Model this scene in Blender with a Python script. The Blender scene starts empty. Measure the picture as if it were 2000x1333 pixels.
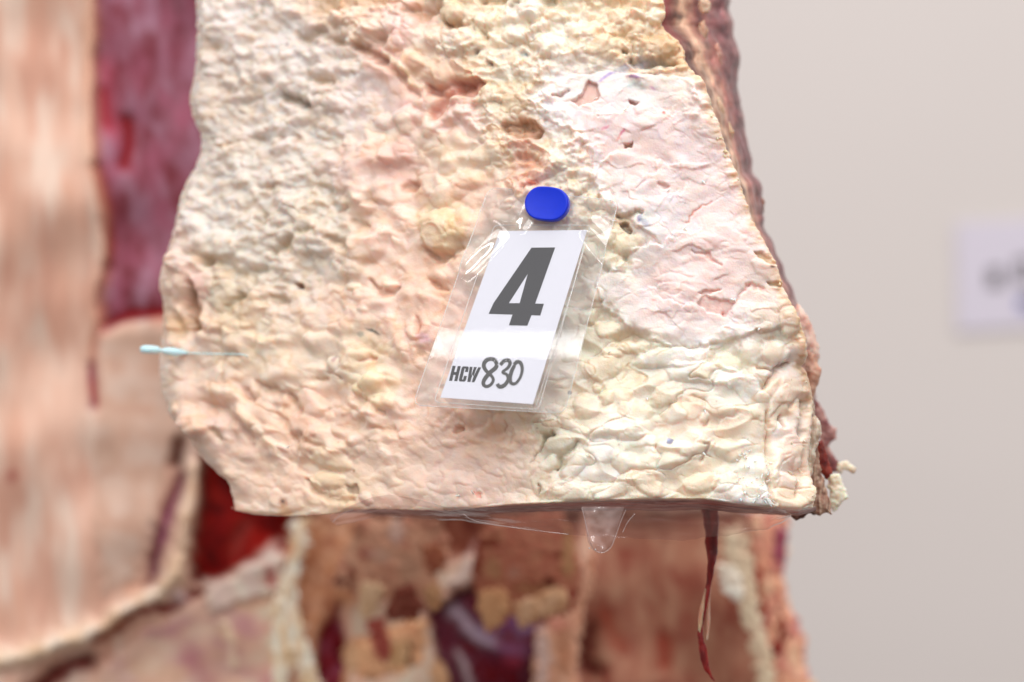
import bpy, math, random
import numpy as np
from mathutils import Vector

sc = bpy.context.scene
col = sc.collection
random.seed(7)

# ------------------------------------------------------------------ camera
D = 0.944            # metres from the camera to the plane of the fat face
S = 0.0002           # metres per unit of the layout sheet (2000 x 1333) on that plane
CZ = 1.50            # height of the camera
cam = bpy.data.cameras.new('camera')
cam.lens = 85; cam.sensor_width = 36
cam.clip_end = 50; cam.clip_start = 0.02
camo = bpy.data.objects.new('camera', cam); col.objects.link(camo)
camo.location = (0, -D, CZ); camo.rotation_euler = (math.radians(90), 0, 0)
cam.dof.use_dof = True
cam.dof.focus_distance = D - 0.010
cam.dof.aperture_fstop = 4.5
cam.dof.aperture_blades = 0
sc.camera = camo

# ------------------------------------------------------------------ light
w = bpy.data.worlds.new("World"); sc.world = w; w.use_nodes = True
nt = w.node_tree                      # pale ceiling and walls all round, darker floor
_tc = nt.nodes.new('ShaderNodeTexCoord'); _sx = nt.nodes.new('ShaderNodeSeparateXYZ'); _mr = nt.nodes.new('ShaderNodeMapRange')
_cr = nt.nodes.new('ShaderNodeMix'); _cr.data_type = 'RGBA'
_mr.inputs['From Min'].default_value = -0.5; _mr.inputs['From Max'].default_value = 0.25
_cr.inputs[6].default_value = (0.30, 0.25, 0.22, 1); _cr.inputs[7].default_value = (0.98, 0.97, 0.97, 1)
nt.links.new(_tc.outputs['Generated'], _sx.inputs[0]); nt.links.new(_sx.outputs['Z'], _mr.inputs['Value'])
nt.links.new(_mr.outputs['Result'], _cr.inputs[0]); nt.links.new(_cr.outputs[2], nt.nodes['Background'].inputs[0])
nt.nodes['Background'].inputs[1].default_value = 0.62

def area(name, loc, target, sx, sy, power, color=(1, 1, 1), along=None):
    l = bpy.data.lights.new(name, 'AREA'); l.shape = 'RECTANGLE'
    l.size = sx; l.size_y = sy; l.energy = power; l.color = color
    o = bpy.data.objects.new(name, l); col.objects.link(o); o.location = loc
    d = Vector(target) - Vector(loc)
    if along is None:
        o.rotation_euler = d.to_track_quat('-Z', 'Y').to_euler()
    else:                               # long side of the lamp laid along this direction
        from mathutils import Matrix
        xa = Vector(along).normalized(); za = -d.normalized(); za = (za - xa * za.dot(xa)).normalized(); ya = za.cross(xa)
        o.rotation_euler = Matrix((xa, ya, za)).transposed().to_euler()
    return o
area('ceiling_light_bank', (0.15, -1.35, CZ + 1.9), (0, 0, CZ), 2.4, 1.5, 52, (1, 0.985, 0.96))
area('tube_glare_light', (-0.58, -0.66, CZ + 0.802), (0, 0, CZ), 1.5, 0.007, 0.6, (1, 1, 1), (.85, -.48, .21))
area('tube_glare_light', (-0.45, -2.0, CZ + 1.0), (0, 0, CZ), 1.3, 0.10, 9, (1, 1, 1))  # added unseen lamp: makes the pouch glare and frontal fill
area('wall_light_bank', (1.0, 0.2, CZ + 2.2), (0.6, 1.3, CZ + 0.2), 2.0, 0.5, 24, (1, 0.98, 0.97))
sc.view_settings.view_transform = 'Standard'
sc.view_settings.look = 'None'
sc.view_settings.exposure = 0.0
sc.view_settings.gamma = 1.0
try:
    sc.cycles.use_denoising = True
    sc.cycles.transparent_max_bounces = 16
    sc.cycles.max_bounces = 8
except Exception:
    pass

# ------------------------------------------------------------------ helpers
def P(X, Y, y):
    """layout sheet coordinates and a depth in metres -> a point in the room"""
    k = (D + y) / D
    return ((X - 1000) * S * k, y, CZ + (666.5 - Y) * S * k)

def P3(X, Y, y):
    k = (D + y) / D
    return np.stack([(X - 1000) * S * k, y + 0 * X, CZ + (666.5 - Y) * S * k], -1)

def lin(c):
    c = np.asarray(c, dtype=np.float64) / 255.0
    return np.where(c <= 0.04045, c / 12.92, ((c + 0.055) / 1.055) ** 2.4)

def link_mesh(name, verts, faces, mat=None, parent=None, colors=None, smooth=True):
    verts = np.asarray(verts, dtype=np.float32).reshape(-1, 3)
    me = bpy.data.meshes.new(name)
    if isinstance(faces, np.ndarray):
        n, k = faces.shape
        me.vertices.add(len(verts)); me.vertices.foreach_set('co', verts.ravel())
        me.loops.add(n * k); me.loops.foreach_set('vertex_index', faces.astype(np.int32).ravel())
        me.polygons.add(n)
        me.polygons.foreach_set('loop_start', np.arange(0, n * k, k, dtype=np.int32))
        me.polygons.foreach_set('loop_total', np.full(n, k, dtype=np.int32))
    else:
        me.from_pydata(verts.tolist(), [], faces)
    me.update(calc_edges=True)
    me.validate()
    if smooth:
        me.polygons.foreach_set('use_smooth', np.ones(len(me.polygons), dtype=bool))
    if colors is not None:
        a = me.color_attributes.new('tissue', 'FLOAT_COLOR', 'POINT')
        c = np.ones((len(verts), 4), dtype=np.float32); c[:, :3] = np.asarray(colors).reshape(-1, 3)
        a.data.foreach_set('color', c.ravel())
    if mat: me.materials.append(mat)
    o = bpy.data.objects.new(name, me); col.objects.link(o)
    if parent is not None: o.parent = parent
    return o

def empty(name, loc=(0, 0, 0)):
    o = bpy.data.objects.new(name, None); col.objects.link(o)
    return o

def tag(o, label=None, cat=None, group=None, kind=None):
    if label: o['label'] = label
    if cat: o['category'] = cat
    if group: o['group'] = group
    if kind: o['kind'] = kind
    return o

# ---- numpy noise
_r = np.random.RandomState(11)
PERM = np.concatenate([_r.permutation(512)] * 3).astype(np.int32)
ANG = _r.rand(512) * 2 * np.pi
GX, GY = np.cos(ANG).astype(np.float32), np.sin(ANG).astype(np.float32)
RND = _r.rand(5, 512).astype(np.float32)

def _h(ix, iy, seed):
    return PERM[(PERM[(ix + seed * 37) & 511] + (iy & 511)) & 511]

def perlin(x, y, seed=0):
    x = np.asarray(x, np.float32); y = np.asarray(y, np.float32)
    x0 = np.floor(x); y0 = np.floor(y)
    fx, fy = x - x0, y - y0
    ix, iy = x0.astype(np.int32), y0.astype(np.int32)
    u = fx * fx * fx * (fx * (fx * 6 - 15) + 10); v = fy * fy * fy * (fy * (fy * 6 - 15) + 10)
    def g(dx, dy):
        h = _h(ix + dx, iy + dy, seed)
        return GX[h] * (fx - dx) + GY[h] * (fy - dy)
    a = g(0, 0); b = g(1, 0); c = g(0, 1); d = g(1, 1)
    a = a + u * (b - a); c = c + u * (d - c)
    return (a + v * (c - a)) * 1.5

def fbm(x, y, seed=0, octv=4, gain=0.5):
    s = 0; a = 1.0; t = 0
    for i in range(octv):
        s = s + a * perlin(x * 2 ** i + 17.3 * i, y * 2 ** i - 9.1 * i, seed + i); t += a; a *= gain
    return s / t * 1.4

def worley(x, y, seed=0, jit=0.95):
    """distance to nearest, second nearest, five random numbers of the nearest cell, offset to it"""
    x = np.asarray(x, np.float32); y = np.asarray(y, np.float32)
    ix = np.floor(x).astype(np.int32); iy = np.floor(y).astype(np.int32)
    f1 = np.full(x.shape, 9, np.float32); f2 = f1.copy(); hh = np.zeros(x.shape, np.int32)
    ox = np.zeros_like(f1); oy = np.zeros_like(f1)
    for dy in (-1, 0, 1):
        for dx in (-1, 0, 1):
            h = _h(ix + dx, iy + dy, seed)
            px = ix + dx + 0.5 + (RND[0][h] - 0.5) * jit - x
            py = iy + dy + 0.5 + (RND[1][h] - 0.5) * jit - y
            d = np.sqrt(px * px + py * py)
            m = d < f1
            f2 = np.where(m, f1, np.minimum(f2, d))
            hh = np.where(m, h, hh); ox = np.where(m, px, ox); oy = np.where(m, py, oy)
            f1 = np.where(m, d, f1)
    return f1, f2, hh, ox, oy

def smooth(a, b, x):
    t = np.clip((x - a) / (b - a), 0, 1); return t * t * (3 - 2 * t)

def seg_dist(X, Y, pts):
    """distance to a polyline and signed side of the nearest segment"""
    best = np.full(X.shape, 1e9, np.float32); side = np.zeros(X.shape, np.float32); par = np.zeros(X.shape, np.float32)
    n = len(pts) - 1
    for i in range(n):
        ax, ay = pts[i]; bx, by = pts[i + 1]
        dx, dy = bx - ax, by - ay; L = dx * dx + dy * dy + 1e-9
        t = np.clip(((X - ax) * dx + (Y - ay) * dy) / L, 0, 1)
        ex, ey = X - ax - t * dx, Y - ay - t * dy
        d = np.sqrt(ex * ex + ey * ey)
        m = d < best
        best = np.where(m, d, best)
        side = np.where(m, np.sign(dx * ey - dy * ex), side)
        par = np.where(m, (i + t) / n, par)
    return best, side, par

def poly_sd(X, Y, pts):
    """signed distance to a polygon, positive inside"""
    d, _, _ = seg_dist(X, Y, list(pts) + [pts[0]])
    ins = np.zeros(X.shape, bool); n = len(pts)
    for i in range(n):
        x1, y1 = pts[i]; x2, y2 = pts[(i + 1) % n]
        if y1 == y2: continue
        c = ((y1 > Y) != (y2 > Y)) & (X < (x2 - x1) * (Y - y1) / (y2 - y1) + x1)
        ins ^= c
    return np.where(ins, d, -d)

def interp(v, table):
    t = np.asarray(table, float)
    return np.interp(v, t[:, 0], t[:, 1])

# ------------------------------------------------------------------ materials
def new_mat(name):
    m = bpy.data.materials.new(name); m.use_nodes = True
    return m, m.node_tree, m.node_tree.nodes['Principled BSDF']

def tissue_mat(name, rough=0.5, sss=0.35, scale=0.004, bump=0.25, bscale=900, spec=0.4, radius=(1, 0.45, 0.3)):
    m, nt, b = new_mat(name)
    a = nt.nodes.new('ShaderNodeVertexColor'); a.layer_name = 'tissue'
    tc = nt.nodes.new('ShaderNodeTexCoord')
    n1 = nt.nodes.new('ShaderNodeTexNoise'); n1.inputs['Scale'].default_value = bscale; n1.inputs['Detail'].default_value = 3
    n2 = nt.nodes.new('ShaderNodeTexNoise'); n2.inputs['Scale'].default_value = bscale * 0.25; n2.inputs['Detail'].default_value = 4
    nt.links.new(tc.outputs['Object'], n1.inputs['Vector']); nt.links.new(tc.outputs['Object'], n2.inputs['Vector'])
    bp = nt.nodes.new('ShaderNodeBump'); bp.inputs['Strength'].default_value = bump; bp.inputs['Distance'].default_value = 0.0006
    nt.links.new(n1.outputs['Fac'], bp.inputs['Height']); nt.links.new(bp.outputs['Normal'], b.inputs['Normal'])
    mr = nt.nodes.new('ShaderNodeMapRange')
    mr.inputs['From Min'].default_value = 0.35; mr.inputs['From Max'].default_value = 0.65
    mr.inputs['To Min'].default_value = rough - 0.14; mr.inputs['To Max'].default_value = rough + 0.16
    nt.links.new(n2.outputs['Fac'], mr.inputs['Value']); nt.links.new(mr.outputs['Result'], b.inputs['Roughness'])
    nt.links.new(a.outputs['Color'], b.inputs['Base Color'])
    b.inputs['Subsurface Weight'].default_value = sss
    b.inputs['Subsurface Radius'].default_value = radius
    b.inputs['Subsurface Scale'].default_value = scale
    b.inputs['Specular IOR Level'].default_value = spec
    return m

def plain_mat(name, rgb, rough=0.5, spec=0.5, mottled=0.0, mscale=60, **kw):
    m, nt, b = new_mat(name)
    c = tuple(lin(rgb)) + (1,)
    b.inputs['Base Color'].default_value = c
    b.inputs['Roughness'].default_value = rough
    b.inputs['Specular IOR Level'].default_value = spec
    if mottled:
        tc = nt.nodes.new('ShaderNodeTexCoord')
        n = nt.nodes.new('ShaderNodeTexNoise'); n.inputs['Scale'].default_value = mscale; n.inputs['Detail'].default_value = 6
        nt.links.new(tc.outputs['Object'], n.inputs['Vector'])
        r = nt.nodes.new('ShaderNodeMix'); r.data_type = 'RGBA'
        r.inputs[6].default_value = tuple(x * (1 - mottled) for x in c[:3]) + (1,)
        r.inputs[7].default_value = tuple(min(1, x * (1 + mottled)) for x in c[:3]) + (1,)
        nt.links.new(n.outputs['Fac'], r.inputs[0]); nt.links.new(r.outputs[2], b.inputs['Base Color'])
    for k, v in kw.items(): b.inputs[k.replace('_', ' ')].default_value = v
    return m

def film_mat(name, tint=(1, 1, 1), haze=0.06, gloss_boost=1.25, rough=0.04, haze_rgb=(0.9, 0.9, 0.9), bump=0.0):
    """clear plastic: see-through, mirrored by Fresnel, with a trace of milky scatter"""
    m = bpy.data.materials.new(name); m.use_nodes = True; nt = m.node_tree; nt.nodes.clear()
    out = nt.nodes.new('ShaderNodeOutputMaterial')
    tr = nt.nodes.new('ShaderNodeBsdfTransparent'); tr.inputs[0].default_value = tuple(tint) + (1,)
    gl = nt.nodes.new('ShaderNodeBsdfGlossy'); gl.inputs['Roughness'].default_value = rough
    df = nt.nodes.new('ShaderNodeBsdfDiffuse'); df.inputs[0].default_value = tuple(haze_rgb) + (1,)
    fr = nt.nodes.new('ShaderNodeLayerWeight'); fr.inputs[0].default_value = 0.5     # Schlick's law, the same from both faces
    pw = nt.nodes.new('ShaderNodeMath'); pw.operation = 'POWER'; pw.inputs[1].default_value = 5
    sc_ = nt.nodes.new('ShaderNodeMath'); sc_.operation = 'MULTIPLY_ADD'; sc_.inputs[1].default_value = 0.92; sc_.inputs[2].default_value = 0.05
    mu = nt.nodes.new('ShaderNodeMath'); mu.operation = 'MULTIPLY'; mu.inputs[1].default_value = gloss_boost; mu.use_clamp = True
    nt.links.new(fr.outputs['Facing'], pw.inputs[0]); nt.links.new(pw.outputs[0], sc_.inputs[0])
    m1 = nt.nodes.new('ShaderNodeMixShader'); m1.inputs[0].default_value = haze
    m2 = nt.nodes.new('ShaderNodeMixShader')
    nt.links.new(sc_.outputs[0], mu.inputs[0]); nt.links.new(mu.outputs[0], m2.inputs[0])
    nt.links.new(tr.outputs[0], m1.inputs[1]); nt.links.new(df.outputs[0], m1.inputs[2])
    nt.links.new(m1.outputs[0], m2.inputs[1]); nt.links.new(gl.outputs[0], m2.inputs[2])
    nt.links.new(m2.outputs[0], out.inputs[0])
    if bump:
        tc = nt.nodes.new('ShaderNodeTexCoord'); n = nt.nodes.new('ShaderNodeTexNoise'); n.inputs['Scale'].default_value = 260
        n.inputs['Detail'].default_value = 2
        bp = nt.nodes.new('ShaderNodeBump'); bp.inputs['Strength'].default_value = bump; bp.inputs['Distance'].default_value = 0.0005
        nt.links.new(tc.outputs['Object'], n.inputs['Vector']); nt.links.new(n.outputs['Fac'], bp.inputs['Height'])
        nt.links.new(bp.outputs[0], gl.inputs['Normal']); 
    return m

M_FAT = tissue_mat('fat tissue', rough=0.46, sss=0.75, scale=0.0045, bump=0.3, bscale=1400, spec=0.35)
_pf = M_FAT.node_tree.nodes['Principled BSDF']; _pf.inputs['Coat Weight'].default_value = 0.35; _pf.inputs['Coat Roughness'].default_value = 0.28
M_MEAT = tissue_mat('lean meat', rough=0.42, sss=0.25, scale=0.004, bump=0.3, bscale=700, spec=0.45, radius=(1, 0.3, 0.2))
M_BACK = tissue_mat('carcass tissue', rough=0.75, sss=0.0, bump=0.2, bscale=300, spec=0.12)

# ------------------------------------------------------------------ the front quarter: outline
SKY = -90     # rows above the frame
L_TAB = [(-90, 384), (0, 383), (60, 385), (130, 382), (160, 378), (190, 370), (225, 375), (262, 392), (275, 394), (300, 392), (330, 380),
         (350, 368), (375, 356), (400, 349), (430, 344), (470, 334), (500, 324), (540, 312), (565, 311), (580, 318), (600, 319), (640, 318),
         (680, 313), (720, 311), (770, 318), (810, 330), (830, 346), (850, 366), (880, 382), (905, 405), (930, 428), (945, 444),
         (960, 449), (985, 455), (1000, 458), (1040, 462)]
R_TAB = [(-90, 1262), (0, 1296), (30, 1300), (50, 1292), (62, 1300), (80, 1325), (100, 1337), (118, 1338), (130, 1345), (150, 1360), (175, 1378), (200, 1388),
         (230, 1396), (270, 1408), (300, 1422), (330, 1432), (360, 1446), (400, 1458), (430, 1470), (460, 1484), (490, 1500),
         (520, 1514), (560, 1528), (600, 1545), (630, 1562), (660, 1574), (690, 1577), (708, 1572), (716, 1566), (730, 1576), (760, 1584), (790, 1588),
         (850, 1583), (900, 1578), (930, 1582), (965, 1592), (985, 1590), (1010, 1588)]
B_TAB = [(440, 992), (470, 1000), (500, 1006), (560, 1009), (640, 1005), (690, 997), (720, 995), (880, 998), (940, 992), (1000, 986), (1100, 981), (1250, 975),
         (1380, 975), (1440, 984), (1500, 992), (1530, 996), (1560, 998), (1600, 990)]

XS = np.arange(240, 1711, 1.5, dtype=np.float32); YS = np.arange(-110, 1046, 1.5, dtype=np.float32)
GXX, GYY = np.meshgrid(XS, YS)
# wobble applied to every hand-placed mark so nothing looks drawn with a ruler
wx = 9 * fbm(GXX / 60, GYY / 60, 3, 3) + 3.5 * fbm(GXX / 15, GYY / 15, 5, 2)
wy = 9 * fbm(GXX / 60, GYY / 60, 33, 3) + 3.5 * fbm(GXX / 15, GYY / 15, 35, 2)
WX, WY = GXX + wx, GYY + wy
BX, BY = GXX + 3 * wx, GYY + 3 * wy

# ---- colour of the tissue, blended between hand-read samples
COLS = [  # X, Y, reach, colour
    (420, 20, 70, (233, 224, 214)), (420, 120, 70, (232, 219, 205)), (520, 60, 60, (228, 217, 205)), (470, 200, 60, (230, 217, 202)), (600, 140, 70, (235, 226, 216)),
    (560, 240, 70, (235, 226, 214)), (450, 260, 50, (228, 214, 198)), (430, 330, 70, (235, 225, 210)), (430, 400, 60, (237, 228, 217)),
    (520, 330, 60, (236, 224, 208)), (640, 260, 50, (236, 224, 208)), (700, 200, 50, (238, 221, 212)), (650, 20, 40, (214, 184, 152)), (740, 20, 40, (216, 180, 150)),
    (760, 40, 36, (240, 212, 192)), (800, 70, 40, (243, 203, 192)), (690, 55, 40, (238, 216, 194)), (860, 110, 50, (238, 214, 190)), (790, 150, 40, (238, 196, 180)),
    (770, 200, 40, (240, 208, 200)), (700, 330, 50, (236, 205, 190)), (780, 330, 40, (226, 180, 166)), (860, 170, 50, (226, 182, 158)), (890, 240, 60, (243, 206, 194)),
    (900, 300, 50, (238, 220, 192)), (860, 290, 40, (240, 214, 192)), (760, 240, 30, (234, 216, 196)), (950, 60, 60, (232, 219, 192)), (900, 20, 40, (216, 194, 160)),
    (1000, 100, 60, (236, 226, 202)), (1040, 60, 50, (238, 230, 210)), (1120, 60, 60, (236, 224, 196)), (1200, 40, 50, (228, 206, 168)), (1200, 100, 50, (228, 208, 174)),
    (1290, 90, 40, (205, 172, 124)), (1310, 125, 24, (214, 178, 130)), (1270, 30, 30, (238, 222, 190)), (960, 170, 40, (226, 206, 170)), (1010, 200, 50, (218, 198, 162)),
    (960, 230, 40, (230, 214, 192)), (1030, 260, 30, (196, 150, 118)), (980, 290, 40, (236, 216, 190)), (1040, 320, 34, (226, 176, 150)), (1080, 120, 40, (232, 222, 206)),
    (1090, 200, 50, (238, 232, 228)), (1150, 150, 36, (232, 224, 216)), (1260, 150, 40, (222, 214, 204)), (1220, 180, 50, (236, 230, 226)), (1340, 180, 40, (236, 224, 208)), (1100, 300, 36, (230, 222, 206)),
    (1090, 330, 34, (226, 216, 190)), (1120, 380, 40, (226, 216, 194)), (1160, 400, 36, (226, 214, 186)), (1180, 250, 60, (244, 222, 218)), (1290, 240, 60, (243, 220, 214)),
    (1340, 300, 70, (243, 220, 215)), (1260, 310, 50, (240, 208, 196)), (1220, 340, 50, (244, 222, 214)), (1180, 360, 30, (240, 234, 226)), (1300, 370, 60, (245, 228, 224)), (1400, 400, 60, (246, 224, 218)),
    (1300, 430, 50, (240, 232, 230)), (1240, 380, 50, (242, 230, 226)), (1250, 440, 20, (214, 204, 188)), (1230, 460, 26, (216, 194, 156)), (1200, 480, 36, (228, 208, 168)), (1180, 520, 40, (228, 214, 182)),
    (1400, 470, 70, (245, 216, 208)), (1260, 500, 50, (240, 230, 222)), (1300, 560, 70, (245, 218, 210)), (1390, 560, 60, (244, 212, 204)), (1440, 500, 50, (246, 222, 214)), (1200, 550, 40, (243, 240, 232)),
    (1480, 570, 50, (246, 226, 214)), (1440, 620, 50, (244, 234, 228)), (1290, 625, 60, (246, 222, 214)), (1240, 610, 40, (244, 238, 232)), (1350, 650, 60, (244, 236, 232)),
    (1530, 610, 40, (236, 210, 180)), (1520, 540, 30, (224, 192, 154)), (1560, 660, 30, (222, 180, 150)), (1450, 690, 50, (240, 236, 226)), (1520, 690, 40, (242, 236, 226)), (1490, 650, 26, (214, 188, 152)),
    (1190, 640, 40, (228, 214, 184)), (1240, 655, 34, (214, 184, 146)), (1180, 700, 60, (230, 222, 192)), (1240, 690, 50, (234, 228, 200)), (1140, 600, 50, (222, 212, 190)), (1320, 700, 50, (236, 234, 216)),
    (1420, 715, 40, (228, 230, 200)), (1440, 760, 50, (234, 232, 216)), (1300, 770, 40, (226, 212, 184)), (1380, 770, 50, (228, 212, 188)), (1240, 770, 40, (222, 212, 182)), (1150, 780, 50, (228, 222, 198)),
    (1190, 840, 60, (234, 232, 220)), (1340, 820, 50, (240, 222, 204)), (1290, 860, 60, (240, 228, 212)), (1400, 850, 40, (238, 216, 196)), (1420, 900, 50, (230, 216, 190)), (1480, 860, 40, (232, 230, 216)),
    (1460, 940, 50, (236, 234, 228)), (1370, 940, 50, (234, 220, 190)), (1280, 930, 60, (236, 224, 200)), (1180, 920, 60, (232, 228, 212)), (1100, 900, 50, (232, 226, 204)), (1080, 850, 40, (228, 218, 190)),
    (1110, 820, 40, (230, 224, 204)), (1120, 960, 50, (240, 228, 206)), (1040, 950, 50, (240, 222, 198)), (1000, 880, 50, (240, 214, 192)), (1040, 800, 40, (222, 198, 166)), (1500, 790, 30, (232, 216, 196)),
    (1540, 740, 40, (234, 202, 180)), (1550, 820, 40, (234, 206, 182)), (1550, 900, 40, (238, 200, 172)), (1545, 960, 40, (236, 212, 184)), (1580, 720, 30, (226, 190, 170)),
    (460, 430, 60, (234, 224, 208)), (480, 500, 60, (230, 220, 202)), (560, 500, 60, (232, 222, 204)), (640, 430, 60, (234, 222, 200)), (600, 560, 60, (234, 216, 196)), (640, 520, 50, (232, 222, 206)),
    (345, 480, 36, (240, 214, 196)), (350, 560, 40, (240, 208, 188)), (390, 570, 24, (232, 186, 176)), (350, 630, 30, (208, 170, 132)), (440, 560, 40, (226, 208, 178)), (470, 630, 40, (216, 190, 150)),
    (400, 650, 40, (228, 196, 174)), (350, 700, 50, (242, 214, 194)), (430, 700, 60, (234, 208, 186)), (520, 680, 60, (236, 216, 190)), (600, 640, 60, (238, 214, 190)), (680, 600, 60, (244, 210, 190)),
    (700, 480, 50, (238, 212, 190)), (760, 420, 50, (240, 208, 190)), (760, 500, 60, (244, 210, 190)), (863, 440, 40, (234, 208, 168)), (930, 380, 50, (240, 204, 180)), (830, 560, 60, (242, 204, 180)),
    (760, 620, 50, (242, 208, 188)), (860, 640, 60, (242, 196, 174)), (720, 690, 50, (238, 216, 182)), (740, 750, 40, (242, 222, 186)), (640, 720, 50, (236, 216, 194)), (650, 800, 50, (234, 198, 176)),
    (560, 760, 50, (230, 202, 178)), (420, 790, 50, (226, 190, 170)), (500, 830, 50, (226, 190, 168)), (420, 860, 50, (230, 196, 176)), (570, 850, 60, (226, 190, 166)), (820, 760, 60, (244, 208, 188)),
    (800, 860, 60, (242, 206, 184)), (700, 880, 60, (238, 208, 184)), (900, 830, 40, (240, 200, 180)), (950, 860, 50, (236, 198, 170)), (760, 940, 70, (242, 212, 188)), (880, 930, 70, (243, 210, 194)), (980, 940, 60, (242, 210, 194)), (860, 980, 40, (244, 218, 200)),
    (640, 940, 50, (234, 206, 172)), (560, 950, 60, (238, 204, 180)), (480, 960, 50, (240, 208, 184)), (600, 990, 50, (244, 212, 184)), (690, 970, 40, (226, 196, 156)),
    (1340, 120, 30, (214, 184, 142)), (1440, 300, 30, (228, 196, 170)), (1500, 460, 26, (226, 190, 162)), (1410, 240, 30, (230, 200, 170))]

acc = np.zeros(GXX.shape + (3,), np.float32); wt = np.full(GXX.shape, 1e-6, np.float32)
for (x, y, r, c) in COLS:
    i0, i1 = np.searchsorted(YS, [y - 3.6 * r, y + 3.6 * r]); j0, j1 = np.searchsorted(XS, [x - 3.6 * r, x + 3.6 * r])
    sl = (slice(i0, i1), slice(j0, j1))
    rr = r * 0.85
    k = np.exp(-((BX[sl] - x) ** 2 + (BY[sl] - y) ** 2) / (rr * rr))
    acc[sl] += k[..., None] * lin(c).astype(np.float32); wt[sl] += k
fill = lin((232, 212, 190)).astype(np.float32)
C = (acc + 0.02 * fill) / (wt + 0.02)[..., None]
C = C * 0.70 + 0.30 * np.array(lin((238, 218, 200)), np.float32)

# ---- which texture rules where
KINDS = {'A': [(450, 60, 130), (480, 200, 130), (430, 380, 120), (560, 430, 120), (520, 550, 100), (640, 300, 90), (560, 300, 100), (600, 200, 100), (600, 90, 90)],
         'B': [(760, 300, 90), (820, 200, 90), (880, 300, 80), (800, 420, 110), (760, 560, 110), (880, 560, 110), (350, 600, 70), (420, 720, 100), (560, 700, 90), (720, 720, 110), (800, 120, 80), (380, 800, 80), (520, 860, 110), (640, 820, 90), (840, 740, 100), (760, 840, 90), (960, 820, 80)],
         'T': [(950, 60, 110), (1040, 100, 90), (1160, 60, 110), (1280, 80, 90), (1000, 220, 90), (1100, 340, 70), (1150, 410, 60), (760, 40, 90), (1380, 180, 50), (1430, 320, 40)],
         'D': [(1180, 200, 100), (1300, 200, 80), (1260, 300, 110), (1380, 320, 110), (1330, 420, 110), (1420, 500, 110), (1300, 570, 120), (1440, 600, 110), (1200, 560, 60), (1350, 640, 90)],
         'E': [(1190, 480, 60), (1140, 600, 70), (1180, 700, 100), (1300, 740, 110), (1440, 730, 90), (1120, 800, 100), (1240, 840, 120), (1360, 840, 110), (1120, 920, 100), (1280, 940, 110), (1420, 920, 100), (1540, 800, 70), (1550, 940, 70), (1540, 680, 50)],
         'F': [(860, 950, 130), (740, 950, 110), (980, 950, 90), (560, 960, 110), (480, 930, 80), (640, 980, 80), (930, 900, 90)]}
W = {}
tot = 1e-6
for k, L in KINDS.items():
    a = np.zeros(GXX.shape, np.float32)
    for (x, y, r) in L: a = np.maximum(a, np.exp(-((BX - x) ** 2 + (BY - y) ** 2) / (r * r * 0.55)))
    W[k] = a ** 2 ; tot = tot + W[k]
for k in W: W[k] = W[k] / tot

def cells(scale, seed, ax=1.0, rot=0.0, warp=0.25, wscale=1.6):
    c, s = math.cos(rot), math.sin(rot)
    u = (GXX * c + GYY * s) / (scale * ax); v = (-GXX * s + GYY * c) / scale
    u2 = u + warp * perlin(u * wscale, v * wscale, seed + 50) + 0.22 * warp * perlin(u * 4, v * 4, seed + 52)
    v2 = v + warp * perlin(u * wscale, v * wscale, seed + 51) + 0.22 * warp * perlin(u * 4, v * 4, seed + 53)
    return worley(u2, v2, seed)

def pillows(scale, seed, ax=1.0, rot=0.0, warp=0.3, crease=0.22, ball=False):
    f1, f2, h, ox, oy = cells(scale, seed, ax, rot, warp)
    e = f2 - f1
    dome = np.clip(1 - (f1 / 1.0) ** 2, 0, 1)
    if ball: dome = np.sqrt(np.clip(1 - (f1 / 0.85) ** 2, 0, 1))
    cr = 1 - np.exp(-(e / crease))
    return (dome * 0.7 + cr * 0.3) * (0.45 + 0.9 * RND[3][h]) + (RND[2][h] - 0.5) * 0.9 * smooth(0, 0.3, e), h, e

def plates(scale, seed, ax, rot, warp=0.5):
    f1, f2, h, ox, oy = cells(scale, seed, ax, rot, warp, 2.0)
    a = RND[2][h] * 6.283
    t = ox * np.cos(a) * 0.5 + oy * (0.6 + 0.8 * RND[3][h])      # most plates lift along their lower rim
    return -t, h, f2 - f1

n_big = fbm(GXX / 190, GYY / 190, 21, 3)
n_mid = fbm(GXX / 70, GYY / 70, 24, 4)
n_fin = fbm(GXX / 11, GYY / 11, 28, 3)
rid = 1 - np.abs(fbm(GXX / 46, GYY / 34, 31, 4)) * 2.0
rid2 = 1 - np.abs(fbm(GXX / 17, GYY / 14, 41, 3)) * 2.0

pA1, hA, eA = pillows(22, 1, 1.5, -0.5, 0.32, 0.3)
pA2, _, _ = pillows(10, 2, 1.3, -0.6, 0.3, 0.35, True)
pB1, hB, eB = pillows(40, 3, 1.2, 0.3, 0.28, 0.28, True)
pB2, _, _ = pillows(18, 4, 1.15, 0.4, 0.25, 0.3, True)
pT1, hT, eT = pillows(32, 5, 1.2, -0.2, 0.28, 0.2, True)
pT2, _, _ = pillows(13, 6, 1.1, 0.2, 0.25, 0.25, True)
pE1, hE, eE = pillows(64, 7, 1.9, -0.2, 0.42, 0.12)
pE2, hE2, eE2 = pillows(19, 8, 1.5, -0.2, 0.35, 0.14)
q1, hq1, eq1 = plates(66, 9, 1.7, -0.12, 0.4)
q2, hq2, eq2 = plates(25, 10, 1.7, 0.1, 0.55)
pL1, _, _ = pillows(88, 14, 1.4, -0.35, 0.5, 0.3)
pF1, _, _ = pillows(40, 12, 1.5, 0.2, 0.45, 0.35)

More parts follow.
